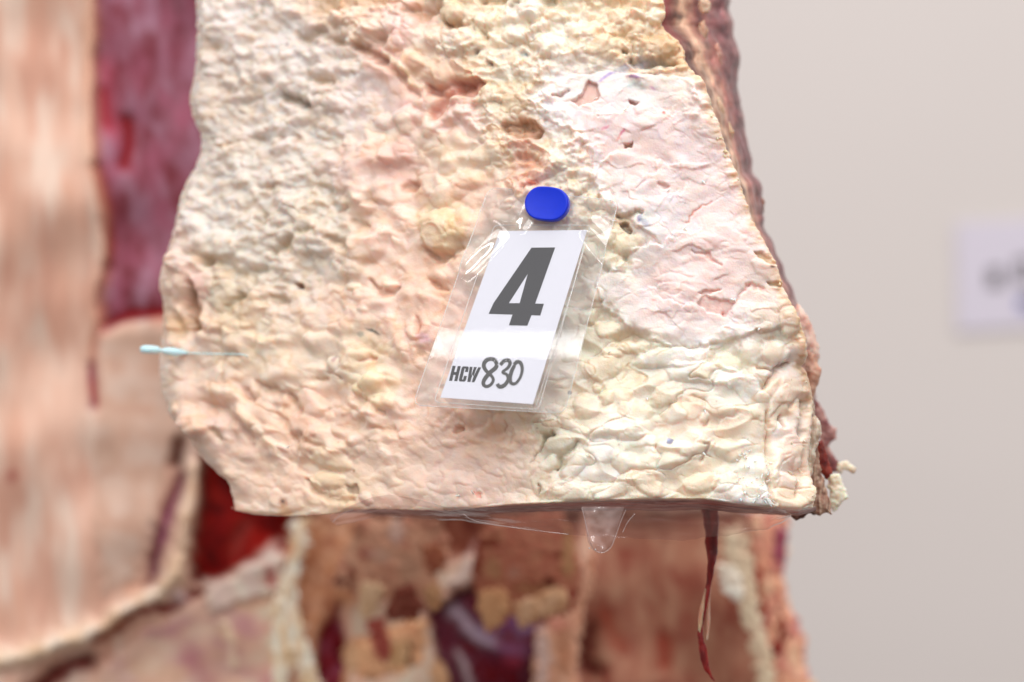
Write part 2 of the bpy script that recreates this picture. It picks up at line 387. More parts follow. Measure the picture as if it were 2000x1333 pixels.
n_mid2 = fbm(GXX / 64, GYY / 58, 24, 2)
rid3 = 1 - np.abs(fbm(GXX / 48, GYY / 36, 31, 3)) * 2.0
crk = lambda e, w, d, m: -d * np.exp(-(e / w) ** 2) * m
cm2 = smooth(0.0, 0.4, fbm(GXX / 45, GYY / 45, 67, 2))
cm = smooth(-0.1, 0.35, fbm(GXX / 55, GYY / 55, 63, 2))
fold = 1 - np.abs(fbm((GXX + 0.3 * GYY) / 120, (GYY - 0.2 * GXX) / 74, 64, 2)) * 2.0
mk1 = 0.25 + 1.1 * smooth(-0.35, 0.45, fbm(GXX / 85, GYY / 85, 301, 2)); mk2 = smooth(-0.15, 0.5, fbm(GXX / 60, GYY / 60, 303, 2)); mk3 = 0.3 + smooth(-0.2, 0.4, fbm(GXX / 110, GYY / 75, 305, 2))
hgt = {
    'A': 7 * (rid3 - 0.4) + 12 * pL1 * mk3 + 6.5 * pA1 * mk1 + 3.6 * pA2 * mk2,
    'B': 9 * n_mid2 + 14 * pL1 * mk3 + 9.0 * pB1 * mk1 + 5.0 * pB2 * (0.2 + mk2),
    'T': 9 * (rid3 - 0.4) + 14 * pL1 * mk3 + 12 * pT1 * mk1 + 6.0 * pT2 * (0.3 + mk2),
    'D': 4 * n_mid2 + 4.0 * q1 * smooth(-0.1, 0.45, n_mid2) + 3.0 * pF1 + crk(eq1, 0.03, 2.2, mk2 * cm) + 1.2 * q2 * smooth(0.0, 0.5, fbm(GXX / 50, GYY / 50, 61, 2)) + 10,
    'E': 8 * n_mid2 + 8 * (fold - 0.4) + 7.0 * pE1 * mk1 + 0.7 * pE2 * cm + crk(eE, 0.035, 6.5, 1 - 0.5 * cm) * smooth(-0.2, 0.3, n_mid2) + crk(eE2, 0.06, 2.6, cm * mk2) + 0.5 * q2 * cm2,
    'F': 7 * n_mid2 + 6.0 * pF1 + 1.6 * pB2,
}
H = 14 * n_big
for k in W: H = H + W[k] * hgt[k]
H = H + 0.3 * n_fin * (1 - 0.6 * W['E'] - 0.5 * W['D'])
fine = fbm(GXX / 4.2, GYY / 4.2, 77, 2)
H = H + fine * (0.4 * W['A'] + 0.12 * W['B'] + 0.35 * W['T'] + 0.15 * W['D'] + 0.12 * W['E'] + 0.15 * W['F'])

def blur(A, sg):
    n = int(3 * sg) + 1; k = np.exp(-0.5 * (np.arange(-n, n + 1) / sg) ** 2); k /= k.sum()
    out = sum(k[i + n] * np.roll(A, i, 0) for i in range(-n, n + 1))
    return sum(k[i + n] * np.roll(out, i, 1) for i in range(-n, n + 1))

def box(x0, x1, y0, y1, m):
    i0, i1 = np.searchsorted(YS, [y0 - m, y1 + m]); j0, j1 = np.searchsorted(XS, [x0 - m, x1 + m])
    return (slice(i0, i1), slice(j0, j1))
def pbox(pts, m):
    xs = [p[0] for p in pts]; ys = [p[1] for p in pts]
    return box(min(xs), max(xs), min(ys), max(ys), m)

def tint(sl, k, c, amt):
    k = np.clip(k * amt, 0, 1)[..., None]
    C[sl] = C[sl] * (1 - k) + lin(c).astype(np.float32) * k

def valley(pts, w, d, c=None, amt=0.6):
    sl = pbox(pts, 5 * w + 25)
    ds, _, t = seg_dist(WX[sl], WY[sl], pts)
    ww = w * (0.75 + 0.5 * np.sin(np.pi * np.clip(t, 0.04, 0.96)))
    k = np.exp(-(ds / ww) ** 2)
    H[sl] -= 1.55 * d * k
    if c: tint(sl, k, c, amt * 0.85)  # tan and brown tints paint in recess shade; red ones are blood

def ridge(pts, w, d, c=None, amt=0.6):
    sl = pbox(pts, 4 * w + 25)
    ds, _, t = seg_dist(WX[sl], WY[sl], pts)
    k = np.sqrt(np.clip(1 - (ds / w) ** 2, 0, 1)) * np.sin(np.pi * np.clip(t, 0.1, 0.9)) ** 0.5
    H[sl] += d * k
    if c: tint(sl, smooth(0, 0.5, k), c, amt)

def ledge(pts, d, reach=30, w=1.6):
    """ground left of the line (looking along it, y down: the sign > 0 side) stands proud and ends in a sharp lip"""
    sl = pbox(pts, 3 * reach + 20)
    ds, sd, t = seg_dist(WX[sl] * 0.6 + BX[sl] * 0.4, WY[sl] * 0.6 + BY[sl] * 0.4, pts)
    s = ds * sd
    fade = np.exp(-np.abs(s) / reach) * np.sin(np.pi * np.clip(t, 0.02, 0.98)) ** 0.4
    ends = np.exp(-(np.maximum(0, ds - 0) / (reach * 2.2)) ** 2)
    H[sl] += d * (smooth(-w, w, -s) - 0.45) * fade * ends

def lobe(x, y, rx, ry, ang=0, h=8, c=None, amt=0.5, crease=3):
    m = max(rx, ry) * 1.8 + 14
    sl = box(x, x, y, y, m)
    a = math.radians(ang); ca, sa = math.cos(a), math.sin(a)
    dx, dy = (WX[sl] + GXX[sl]) / 2 - x, (WY[sl] + GYY[sl]) / 2 - y
    u = (dx * ca + dy * sa) / rx; v = (-dx * sa + dy * ca) / ry
    r = (np.abs(u) ** 2.3 + np.abs(v) ** 2.3) ** (1 / 2.3) + 0.14 * fbm(GXX[sl] / 22, GYY[sl] / 22, int(x) % 97, 3)
    if h > 3: H[sl] -= (H[sl] - H[sl].mean()) * 0.45 * smooth(1.0, 0.7, r)
    H[sl] += (0.95 if x > 1040 and y > 640 else 1.2) * h * np.sqrt(np.clip(1 - r * r, 0, 1)) - crease * (0.45 if x > 1040 and y > 640 else 1.0) * smooth(-0.3, 0.3, fbm(GXX[sl] / 14, GYY[sl] / 14, int(y) % 91, 2)) * np.exp(-((r - 1.05) / (2.6 / max(rx, ry) + 0.03)) ** 2)
    if c: tint(sl, smooth(1.1, 0.85, r), c, amt * 0.6)

def hole(poly, d, c=None, amt=0.7):
    sl = pbox(poly, 22)
    s = poly_sd(WX[sl] * 0.8 + GXX[sl] * 0.2, WY[sl] * 0.8 + GYY[sl] * 0.2, poly)
    k = smooth(-1.2, 1.6, s)
    H[sl] -= 1.5 * d * k
    if c: tint(sl, k, c, amt)

# ---- the shaved, paler slab on the right stands proud of the lobules round it
SLAB = [(1040, 200), (1070, 168), (1130, 150), (1250, 142), (1345, 158), (1396, 240), (1462, 410), (1530, 570), (1558, 640), (1480, 645), (1420, 672),
        (1300, 684), (1262, 664), (1228, 636), (1180, 600), (1166, 560), (1190, 528), (1240, 486), (1290, 478), (1256, 446), (1205, 420), (1176, 390),
        (1160, 350), (1158, 300), (1124, 272), (1080, 240)]
sd = poly_sd(WX, WY, SLAB)
H += 9 * smooth(-2.5, 3.0, sd) * (1 - 0.5 * smooth(0, 60, sd))
rimk = smooth(22, 3, sd) * smooth(-2, 2, sd)
C[:] = C * (1 - 0.35 * rimk[..., None]) + lin((244, 240, 232)).astype(np.float32) * 0.35 * rimk[..., None]

RB = (150, 84, 50); TAN = (178, 140, 100); PK = (222, 160, 140); DK = (120, 70, 44)
# slab marks
hole([(1155, 162), (1168, 169), (1168, 195), (1155, 199), (1127, 207), (1112, 196), (1136, 186)], 8, (222, 176, 158), 0.85)
valley([(1081, 192), (1096, 188), (1112, 180)], 3.0, 6, (206, 150, 128))
hole([(1228, 198), (1238, 203), (1246, 202), (1238, 209), (1230, 207)], 8, (190, 120, 96))
hole([(1216, 282), (1234, 280), (1234, 292), (1218, 293)], 9, (206, 150, 118))
ledge([(1230, 215), (1193, 226), (1152, 219)], 7, 26)
ledge([(1200, 302), (1178, 312), (1156, 330)], 7, 22)
ledge([(1344, 317), (1310, 323), (1285, 320)], 6, 30)
ledge([(1290, 327), (1272, 336), (1257, 345)], 7, 20)
valley([(1244, 372), (1256, 360), (1262, 345)], 2, 3)
valley([(1286, 360), (1300, 366)], 4, 5, (214, 140, 112))
ledge([(1350, 370), (1322, 382), (1300, 378)], 5, 18)
ledge([(1320, 212), (1300, 216), (1260, 212)], 4, 20)
ledge([(1325, 224), (1310, 230), (1296, 220)], 5, 20)
hole([(1204, 440), (1222, 437), (1236, 447), (1228, 455), (1210, 448)], 15, (140, 92, 52))
valley([(1204, 424), (1228, 426), (1250, 416)], 4, 9, (196, 170, 126))
ledge([(1392, 466), (1342, 452), (1309, 463), (1290, 478), (1240, 484)], 7, 26)
valley([(1337, 439), (1360, 413), (1387, 394)], 1.8, 2, (236, 150, 122), 0.8)
valley([(1352, 492), (1378, 500), (1410, 518)], 2.5, 4, (228, 170, 152))
ledge([(1320, 560), (1284, 574), (1242, 570)], 5, 26)
hole([(1362, 578), (1408, 566), (1400, 574), (1372, 584)], 5, (226, 170, 150))
hole([(1362, 596), (1376, 582), (1420, 588), (1434, 594), (1414, 616), (1378, 612)], 6, (240, 200, 184), 0.7)
ledge([(1360, 594), (1309, 598), (1272, 588)], 5, 24)
valley([(1410, 610), (1414, 618), (1424, 606)], 3, 5, (220, 140, 116))
valley([(1436, 590), (1456, 570), (1462, 562)], 2.4, 4, (230, 170, 150))
valley([(1458, 562), (1486, 568)], 3, 4, (232, 176, 156))
ledge([(1468, 600), (1446, 600), (1436, 588)], 4, 18)
lobe(1350, 602, 16, 9, 0, 2)
ledge([(1480, 640), (1440, 640), (1400, 655)], 5, 18)
hole([(1472, 496), (1486, 498), (1508, 520), (1500, 522), (1480, 506)], 6, (206, 164, 116))
hole([(1494, 552), (1510, 548), (1518, 562), (1500, 560)], 5, (206, 170, 122))
valley([(1206, 660), (1232, 652), (1262, 660)], 12, 11, (200, 164, 118), 0.5)
ledge([(1390, 684), (1340, 686), (1268, 680)], 8, 18)
lobe(1492, 642, 15, 9, -20, 7, (216, 192, 156))
lobe(1512, 690, 26, 24, 20, 10, (244, 238, 228)); valley([(1480, 716), (1510, 724), (1540, 714)], 3, 8, (190, 140, 92), 0.6)
lobe(1466, 688, 22, 26, 0, 8, (242, 238, 228))
lobe(1540, 632, 20, 30, 0, 8, (236, 210, 178))
# the lower right pillows
lobe(1234, 678, 34, 13, 0, 9, (234, 226, 196)); lobe(1176, 719, 34, 23, -8, 9); lobe(1196, 690, 20, 12, 0, 6)
lobe(1313, 700, 80, 19, -3, 10, (240, 238, 222)); lobe(1421, 710, 28, 17, 25, 8, (224, 228, 196)); lobe(1185, 776, 15, 17, 0, 9, (228, 228, 206))
lobe(1166, 757, 9, 9, 0, 6); ridge([(1320, 726), (1400, 730), (1460, 755), (1490, 796)], 22, 12, (240, 238, 224), 0.4)
lobe(1302, 772, 38, 19, -25, 8, (228, 210, 180)); lobe(1147, 792, 28, 26, 0, 9); lobe(1240, 803, 34, 17, 12, 6, (224, 208, 174))
lobe(1331, 806, 44, 20, -8, 5); lobe(1405, 796, 32, 19, 15, 5); valley([(1284, 808), (1310, 790), (1340, 768)], 2, 5)
lobe(1376, 816, 8, 12, 10, 6, (248, 244, 238)); valley([(1378, 834), (1386, 826)], 3, 4, (214, 160, 128))
lobe(1118, 832, 36, 12, 28, 9); lobe(1096, 806, 30, 11, 22, 7); lobe(1072, 836, 26, 12, -20, 7)
valley([(1052, 882), (1062, 858), (1080, 846)], 3, 11, (150, 124, 80)); valley([(1086, 912), (1104, 888), (1124, 872)], 4, 9, (190, 160, 116))
valley([(1060, 872), (1046, 890), (1032, 906)], 1.5, 5, (170, 120, 76))
lobe(1120, 914, 34, 17, -42, 11, (240, 236, 224)); lobe(1074, 906, 24, 13, -35, 9, (242, 234, 216)); lobe(1088, 868, 26, 17, -10, 8)
lobe(1056, 944, 16, 26, 0, 6); valley([(1056, 950), (1056, 966)], 2.6, 7, (150, 116, 70)); lobe(1100, 952, 36, 15, -20, 6)
ridge([(1218, 866), (1266, 858), (1307, 871), (1372, 884)], 13, 8, (242, 234, 220), 0.5)
valley([(1225, 880), (1262, 888), (1340, 892)], 5, 3); valley([(1374, 868), (1386, 870), (1378, 884), (1370, 898)], 3, 6, (170, 100, 70), 0.8)
lobe(1424, 880, 26, 22, 20, 7, (230, 214, 184)); lobe(1369, 943, 36, 20, -12, 8); lobe(1414, 944, 24, 17, -20, 8, (236, 222, 192)); lobe(1266, 948, 32, 19, 25, 7)
lobe(1117, 962, 36, 14, 0, 6); lobe(1190, 960, 38, 15, -5, 5); lobe(1238, 846, 20, 12, 0, 5, (244, 232, 220)); lobe(1180, 880, 34, 24, 0, 5)
ledge([(1440, 815), (1410, 826), (1400, 846)], 5, 22)
# right corner column
valley([(1498, 800), (1506, 860), (1502, 920), (1504, 990)], 5, 9, (226, 188, 156), 0.5)
valley([(1490, 752), (1504, 740), (1520, 728)], 6, 11, (196, 144, 106), 0.7)
lobe(1545, 752, 22, 40, 20, 8, (240, 214, 200)); lobe(1520, 780, 10, 36, 25, 6, (244, 222, 214)); lobe(1560, 808, 14, 30, 4, 9, (244, 228, 216))
valley([(1528, 816), (1532, 836)], 4, 9, (156, 96, 72), 0.7); valley([(1574, 786), (1570, 830), (1562, 854)], 5, 10, (120, 84, 66), 0.8)
lobe(1548, 880, 20, 30, -8, 8, (242, 206, 178)); lobe(1560, 905, 10, 10, 0, 6, (246, 230, 220)); lobe(1540, 945, 26, 26, 0, 6); lobe(1578, 962, 14, 22, -10, 9, (236, 212, 180))
valley([(1558, 938), (1556, 966)], 3, 8, (190, 140, 90))
# top and centre
hole([(612, 30), (676, 31), (765, 15), (770, -95), (600, -95)], 16, (206, 172, 136), 0.5)
valley([(582, 71), (607, 82), (638, 66)], 10, 13, (170, 132, 92)); valley([(643, 82), (681, 89)], 7, 9, (176, 130, 80))
valley([(702, 97), (730, 104), (756, 118)], 11, 17, (156, 88, 52), 0.8); valley([(740, 84), (764, 92)], 8, 9, (190, 130, 100))
valley([(556, 190), (580, 200), (602, 211)], 8, 14, (128, 96, 60), 0.8); valley([(607, 150), (645, 162)], 7, 8, (196, 160, 124))
valley([(426, 163), (464, 181)], 8, 5, (206, 176, 156)); valley([(431, 287), (467, 281)], 4, 5, (190, 160, 120)); valley([(488, 270), (513, 276)], 5, 5, (196, 168, 130))
valley([(553, 278), (558, 272)], 5, 6, (196, 146, 116)); valley([(580, 280), (584, 270)], 4, 5, (200, 150, 120)); valley([(403, 82), (430, 120)], 9, 4, (216, 190, 166))
valley([(514, 24), (520, 10)], 4, 5, (190, 164, 130)); valley([(490, 42), (505, 30)], 5, 4, (200, 176, 150)); valley([(556, 94), (560, 90)], 4, 5, (120, 112, 108))
ridge([(761, 110), (802, 143), (830, 174)], 6, 11, (238, 214, 184)); valley([(760, 128), (792, 156), (822, 190)], 6, 7, (210, 158, 128))
hole([(838, 168), (868, 172), (900, 158), (940, 150), (952, 166), (936, 190), (900, 190), (872, 208), (850, 236), (838, 220), (862, 190), (838, 184)], 14, (214, 156, 136), 0.7)
valley([(885, 186), (906, 170), (934, 156)], 9, 8, (190, 120, 100), 0.6)
ridge([(812, 132), (870, 142), (930, 136)], 22, 12, (238, 206, 176), 0.4)
hole([(990, 250), (1014, 240), (1050, 240), (1068, 258), (1052, 276), (1020, 272), (996, 268)], 18, (196, 152, 120), 0.7)
valley([(1019, 311), (1040, 318), (1058, 325)], 9, 11, (206, 146, 116), 0.6); valley([(879, 46), (895, 56), (920, 54)], 7, 11, (176, 120, 80), 0.7)
valley([(806, 22), (830, 28), (858, 24)], 10, 13, (182, 134, 94), 0.7); valley([(945, 66), (955, 82)], 5, 10, (150, 118, 78)); valley([(930, 46), (940, 66)], 6, 8, (176, 144, 100))
valley([(940, 107), (941, 109)], 3, 8, (120, 70, 50), 0.8); valley([(960, 124), (962, 128)], 4, 8, (130, 84, 60), 0.7)
ledge([(1000, 162), (986, 170), (960, 162)], 7, 22); ledge([(1074, 132), (1060, 140), (1044, 150)], 8, 26); ledge([(1076, 220), (1052, 206), (1032, 196)], 8, 22)
valley([(1060, 2), (1084, 8)], 9, 12, (160, 126, 80)); valley([(950, 6), (985, 4)], 8, 10, (170, 130, 84)); valley([(1000, 14), (1010, 4)], 6, 8, (150, 118, 76))
valley([(1052, 72), (1062, 68)], 3, 7, (160, 130, 84)); valley([(1022, 110), (1034, 112)], 4, 6, (150, 140, 120))
lobe(700, 58, 26, 14, -10, 9, (238, 222, 204)); lobe(760, 52, 34, 20, 0, 7); lobe(800, 76, 24, 24, 0, 10, (244, 206, 198)); lobe(780, 92, 24, 14, 0, 8, (236, 196, 170))
lobe(750, 236, 20, 17, 0, 10, (240, 222, 214)); lobe(796, 246, 16, 22, 0, 10, (236, 220, 192)); lobe(846, 200, 12, 14, 20, 8, (238, 206, 184)); lobe(842, 250, 14, 22, 0, 8, (238, 218, 194))
lobe(896, 222, 34, 12, -14, 8, (244, 214, 202)); lobe(982, 196, 9, 9, 0, 7, (236, 226, 208)); lobe(1018, 226, 14, 11, 20, 8, (238, 228, 212)); lobe(1010, 206, 26, 20, 0, 8, (214, 192, 156))
lobe(894, 30, 24, 20, -20, 12, (230, 212, 182)); lobe(944, 50, 12, 24, 8, 10, (236, 224, 192)); lobe(966, 46, 8, 24, 24, 9, (232, 218, 180)); lobe(1040, 24, 26, 20, 0, 10, (236, 228, 212))
lobe(1090, 34, 26, 14, 0, 8, (230, 214, 180)); lobe(1010, 70, 26, 22, 0, 9, (238, 230, 208)); lobe(905, 84, 34, 22, 0, 9, (236, 224, 204)); lobe(820, 118, 24, 9, 30, 6)
lobe(1076, 90, 34, 26, -15, 9, (240, 234, 216)); lobe(1140, 60, 40, 18, 0, 8); lobe(1180, 92, 40, 16, -20, 8, (226, 208, 176))
lobe(1286, 96, 40, 24, -8, 16, (202, 168, 120), 0.7); valley([(1236, 118), (1262, 132), (1320, 128)], 6, 13, (150, 120, 84), 0.6); lobe(1328, 130, 11, 14, 10, 9, (214, 178, 130), 0.7)
valley([(1222, 96), (1228, 106)], 4, 8, (130, 90, 54), 0.7); lobe(1281, 36, 18, 14, 20, 9, (244, 238, 224), 0.6); lobe(1240, 56, 24, 14, 0, 8); lobe(1208, 34, 22, 16, 0, 8)
lobe(1290, 138, 50, 8, -4, 6, (232, 222, 196)); valley([(1305, 62), (1312, 74)], 4, 5)
# pillows between the slab and the pin
lobe(1190, 396, 17, 22, -20, 11, (238, 230, 206)); lobe(1160, 398, 12, 15, 0, 9, (230, 218, 190)); lobe(1132, 366, 20, 16, 0, 7); lobe(1098, 312, 22, 24, 0, 9, (228, 220, 200)); lobe(1146, 344, 22, 16, 0, 8, (236, 230, 216))
lobe(1128, 420, 18, 14, 0, 7, (214, 196, 158)); lobe(1190, 430, 7, 6, 10, 6, (240, 234, 222)); lobe(1226, 478, 32, 20, -18, 10, (234, 212, 172)); lobe(1200, 515, 24, 20, 0, 8); lobe(1210, 516, 12, 6, -50, 5)
lobe(1188, 642, 24, 18, 0, 9, (230, 218, 188)); lobe(1166, 580, 18, 14, 0, 7); lobe(1150, 620, 18, 16, 0, 7); lobe(1150, 500, 20, 24, 0, 7, (220, 210, 188))
# left and centre
valley([(374, 566), (374, 610), (380, 648)], 10, 22, (150, 98, 56), 0.8); valley([(350, 628), (362, 648)], 16, 10, (188, 146, 98), 0.6)
valley([(372, 493), (392, 496), (407, 515)], 6, 9, (170, 130, 84), 0.7); valley([(412, 510), (446, 524), (479, 539), (517, 522)], 11, 11, (196, 172, 138), 0.5)
valley([(497, 546), (500, 556)], 8, 7, (190, 160, 120)); valley([(453, 599), (470, 588), (489, 585)], 5, 9, (160, 132, 90)); valley([(535, 584), (565, 589)], 6, 9, (178, 136, 88))
hole([(577, 552), (590, 551), (592, 560), (582, 564)], 12, (150, 80, 40), 0.8); valley([(542, 494), (560, 486), (578, 470)], 7, 9, (184, 152, 112)); valley([(591, 459), (624, 452)], 5, 7, (190, 160, 116))
valley([(652, 468), (670, 474), (686, 490)], 8, 11, (164, 128, 90), 0.6); valley([(504, 430), (516, 436), (526, 424)], 7, 8, (184, 156, 116)); valley([(524, 371), (555, 365)], 7, 6, (196, 164, 128))
valley([(789, 372), (817, 363)], 7, 9, (176, 110, 70), 0.7); valley([(722, 396), (738, 396)], 6, 9, (184, 130, 80)); valley([(694, 435), (720, 446)], 6, 8, (180, 130, 84)); valley([(665, 416), (685, 408)], 5, 6, (200, 150, 116))
lobe(863, 452, 36, 48, 4, 22, (236, 210, 172), 0.5); lobe(858, 462, 20, 28, 0, 5, (242, 214, 196)); valley([(838, 492), (866, 508), (906, 486)], 9, 13, (196, 140, 90), 0.5)
lobe(906, 440, 20, 34, 10, 12, (226, 198, 152)); valley([(735, 556), (758, 578), (784, 570)], 5, 9, (186, 120, 76), 0.6); lobe(768, 560, 14, 8, 0, 8, (240, 224, 200)); valley([(822, 622), (826, 654)], 7, 9, (196, 124, 90), 0.6)
valley([(846, 548), (876, 566)], 5, 7, (206, 146, 108)); lobe(695, 560, 18, 8, 0, 7, (240, 224, 198)); lobe(880, 380, 40, 20, -20, 8); lobe(924, 350, 30, 22, 0, 8); lobe(960, 300, 40, 18, -15, 8, (240, 224, 196))
ridge([(340, 520), (356, 500), (380, 512)], 14, 9, (242, 218, 202), 0.5); ridge([(350, 600), (362, 550), (392, 518)], 12, 10, (242, 214, 196), 0.5); lobe(405, 560, 20, 26, 0, 8, (232, 190, 180), 0.6)
lobe(440, 580, 28, 30, 0, 9, (226, 212, 186)); lobe(500, 610, 26, 34, 0, 8); lobe(430, 480, 40, 30, 0, 8, (238, 228, 210))
# lower left diagonal folds
valley([(480, 768), (494, 778), (504, 782)], 7, 9, (176, 120, 96), 0.6); valley([(505, 750), (540, 764), (578, 783), (594, 806)], 6, 9, (180, 128, 94), 0.55)
ridge([(420, 764), (470, 776), (500, 820), (512, 850), (550, 884)], 11, 9, (236, 212, 186), 0.5); valley([(400, 790), (450, 800), (480, 830), (496, 870)], 9, 8, (206, 162, 138), 0.4)
valley([(428, 842), (440, 862)], 7, 9, (176, 140, 96), 0.6); ledge([(700, 978), (640, 966), (606, 934), (563, 894), (512, 850)], 11, 34); ledge([(760, 800), (700, 790), (690, 764)], 6, 20)
valley([(600, 936), (622, 964), (660, 976), (696, 980)], 6, 8, (186, 146, 104), 0.5); lobe(560, 876, 14, 6, 20, 8, (244, 236, 226)); valley([(546, 790), (566, 830), (590, 862)], 5, 5, (210, 160, 130), 0.5)
lobe(735, 748, 30, 15, -25, 12, (244, 226, 188), 0.6); lobe(704, 762, 9, 12, -20, 6, (240, 222, 186)); lobe(758, 790, 26, 12, 10, 8, (240, 222, 190)); valley([(706, 780), (724, 788), (760, 806)], 6, 8, (206, 160, 120), 0.5)
valley([(738, 838), (756, 844), (774, 838)], 6, 7, (204, 156, 116), 0.5); valley([(622, 740), (640, 744)], 5, 7, (190, 140, 100)); lobe(655, 712, 16, 14, 0, 8, (226, 212, 200)); valley([(640, 730), (664, 738)], 4, 6, (186, 140, 110))
valley([(708, 704), (724, 694), (740, 700)], 5, 7, (206, 140, 110), 0.6); lobe(610, 790, 34, 22, 30, 9, (232, 200, 180)); lobe(600, 830, 36, 20, 35, 8, (230, 190, 172)); valley([(576, 846), (612, 862), (640, 886)], 5, 6, (200, 150, 116), 0.5)
lobe(650, 900, 40, 20, 12, 8, (236, 212, 180)); lobe(640, 940, 36, 18, 0, 8, (234, 210, 172)); hole([(676, 950), (700, 948), (706, 966), (684, 966)], 8, (156, 124, 100), 0.5)
lobe(720, 976, 12, 14, -20, 6, (240, 214, 206)); hole([(888, 834), (900, 834), (906, 842), (896, 848), (890, 846)], 9, (206, 146, 112), 0.7)
valley([(900, 846), (940, 850), (990, 852)], 20, 8, (232, 192, 164), 0.4); ledge([(990, 872), (940, 866), (905, 862), (868, 862)], -5, 24); ledge([(944, 966), (930, 956), (918, 958)], 5, 14)
hole([(921, 956), (932, 962), (942, 972), (930, 970)], 4, (236, 170, 150)); lobe(880, 866, 14, 8, 0, 5, (246, 226, 212)); valley([(986, 822), (992, 836), (984, 848)], 2, 5, (216, 170, 130))
valley([(1005, 844), (1000, 870)], 3, 4); ledge([(1120, 808), (1060, 830), (1000, 844)], 6, 22)

# fat is waxy: the finest relief is rounded off, most on the soft left and centre
kb = np.clip(W['A'] + W['B'] + 0.8 * W['F'] + 0.5 * W['T'], 0, 1)
H = (H * 0.30 + blur(H, 2.0) * 0.70) * kb + (H * 0.8 + blur(H, 1.3) * 0.2) * (1 - kb)
# ---- stains and specks that belong to the surface
def spot(x, y, rx, ry, ang, c, amt, soft=0.5):
    m = max(rx, ry) * 2.5 + 8; sl = box(x, x, y, y, m)
    a = math.radians(ang); dx, dy = GXX[sl] + 0.35 * wx[sl] - x, GYY[sl] + 0.35 * wy[sl] - y
    u = (dx * math.cos(a) + dy * math.sin(a)) / rx; v = (-dx * math.sin(a) + dy * math.cos(a)) / ry
    r = np.sqrt(u * u + v * v) + 0.25 * fbm(GXX[sl] / 8, GYY[sl] / 8, 90, 2)
    tint(sl, smooth(1 + soft, 1 - soft, r), c, amt)
spot(1307, 864, 7, 7, 0, (16, 26, 120), 1.0, 0.25); spot(1303, 860, 5, 4, 0, (110, 150, 220), 0.6)
spot(1112, 768, 4, 4.6, 0, (4, 4, 5), 1.0, 0.25); spot(1208, 871, 2, 2, 0, (150, 110, 60), 0.9, 0.3); spot(1501, 525, 2.2, 2.4, 0, (70, 30, 20), 1.0, 0.3)
spot(1250, 430, 4, 7, 20, (70, 60, 150), 0.8); spot(1260, 437, 10, 6, 40, (130, 130, 150), 0.6); spot(1262, 424, 18, 10, 0, (214, 220, 206), 0.5)
spot(1190, 150, 14, 3, -25, (130, 90, 190), 0.6); spot(1176, 160, 8, 2.5, -40, (150, 110, 200), 0.5); spot(1240, 153, 14, 3, 8, (130, 80, 170), 0.6)
spot(1248, 128, 34, 6, -8, (150, 146, 156), 0.6); spot(1212, 138, 18, 7, -25, (170, 166, 172), 0.55); spot(1240, 168, 24, 8, 0, (216, 222, 208), 0.5); spot(1274, 176, 6, 2, 30, (210, 130, 190), 0.5)
spot(1214, 262, 2.4, 10, 40, (214, 70, 120), 0.7); spot(1184, 253, 8, 2, -30, (230, 120, 150), 0.6); spot(1207, 272, 2, 6, 30, (236, 150, 130), 0.6); spot(1295, 224, 3, 3, 0, (210, 90, 80), 0.8)
spot(1276, 590, 6, 1.8, 20, (230, 120, 110), 0.7); spot(660, 703, 5, 6, 0, (170, 120, 120), 0.6); spot(557, 982, 9, 10, 0, (170, 110, 80), 0.6); spot(556, 980, 4, 4, 0, (96, 66, 60), 0.8); spot(558, 1000, 14, 12, 0, (226, 176, 130), 0.6)
spot(693, 920, 3, 4, 0, (176, 126, 80), 0.8); spot(736, 650, 14, 2.5, 20, (90, 90, 86), 0.8); spot(712, 656, 6, 5, 0, (150, 146, 136), 0.6)
spot(840, 664, 14, 10, 20, (206, 160, 190), 0.4); spot(1047, 362, 12, 5, 10, (170, 70, 40), 0.85); spot(1524, 710, 2.5, 2, 0, (170, 80, 50), 0.8); spot(1506, 660, 8, 3, 0, (190, 130, 80), 0.5)
spot(1030, 110, 3, 3, 0, (110, 130, 140), 0.6)
for k in range(26):
    x = 330 + 1200 * RND[0][k * 7]; y = 20 + 940 * RND[1][k * 5]
    spot(x, y, 1.4 + RND[2][k], 1.5, 0, (150, 104, 70), 0.6, 0.4)

# ---- mottling of the tissue itself (fat cells of different water content, blood left in them)
mott = fbm(GXX / 24, GYY / 20, 70, 4)
mott2 = fbm(GXX / 7, GYY / 7, 74, 3)
cellrnd = (RND[4][hE] - 0.5) * W['E'] + (RND[4][hB] - 0.5) * W['B'] * 0.7 + (RND[4][hT] - 0.5) * W['T'] * 0.9 + (RND[4][hq1] - 0.5) * W['D'] * 0.35 + (RND[4][hA] - 0.5) * W['A'] * 0.8
C *= (1 + 0.035 * mott + 0.03 * mott2)[..., None]
warm = np.array([0.03, -0.01, -0.07], np.float32)
C *= 1 + (cellrnd * 0.9 + 0.9 * mott)[..., None] * warm
pinkn = smooth(0.1, 0.7, fbm(GXX / 46, GYY / 38, 84, 3))[..., None] * (0.3 + 0 * C[..., :1])
C *= 1 + pinkn * np.array([0.02, -0.09, -0.10], np.float32) * (W['B'] + W['D'] * 0.35 + W['F'])[..., None]
we = (0.30 * W['E'] + 0.0)[..., None]
C = C * (1 - we) + we * np.array(lin((246, 240, 230)), np.float32)
C = np.clip(C, 0, 1) ** 1.06
lum = C @ np.array([0.3, 0.59, 0.11], np.float32)
C *= (1 - 0.05 * W['A'] + 0.04 * W['B'] + 0.04 * W['F'])[..., None]
C *= 1 + (np.array([1.0, 1.0, 1.02], np.float32) - 1) * (0.8 * W['A'] + W['T'])[..., None]
C *= 1 + (np.array([0.985, 1.0, 1.07], np.float32) - 1) * (W['E'] + W['D'])[..., None]
C *= (1 - 0.07 * W['D'])[..., None]
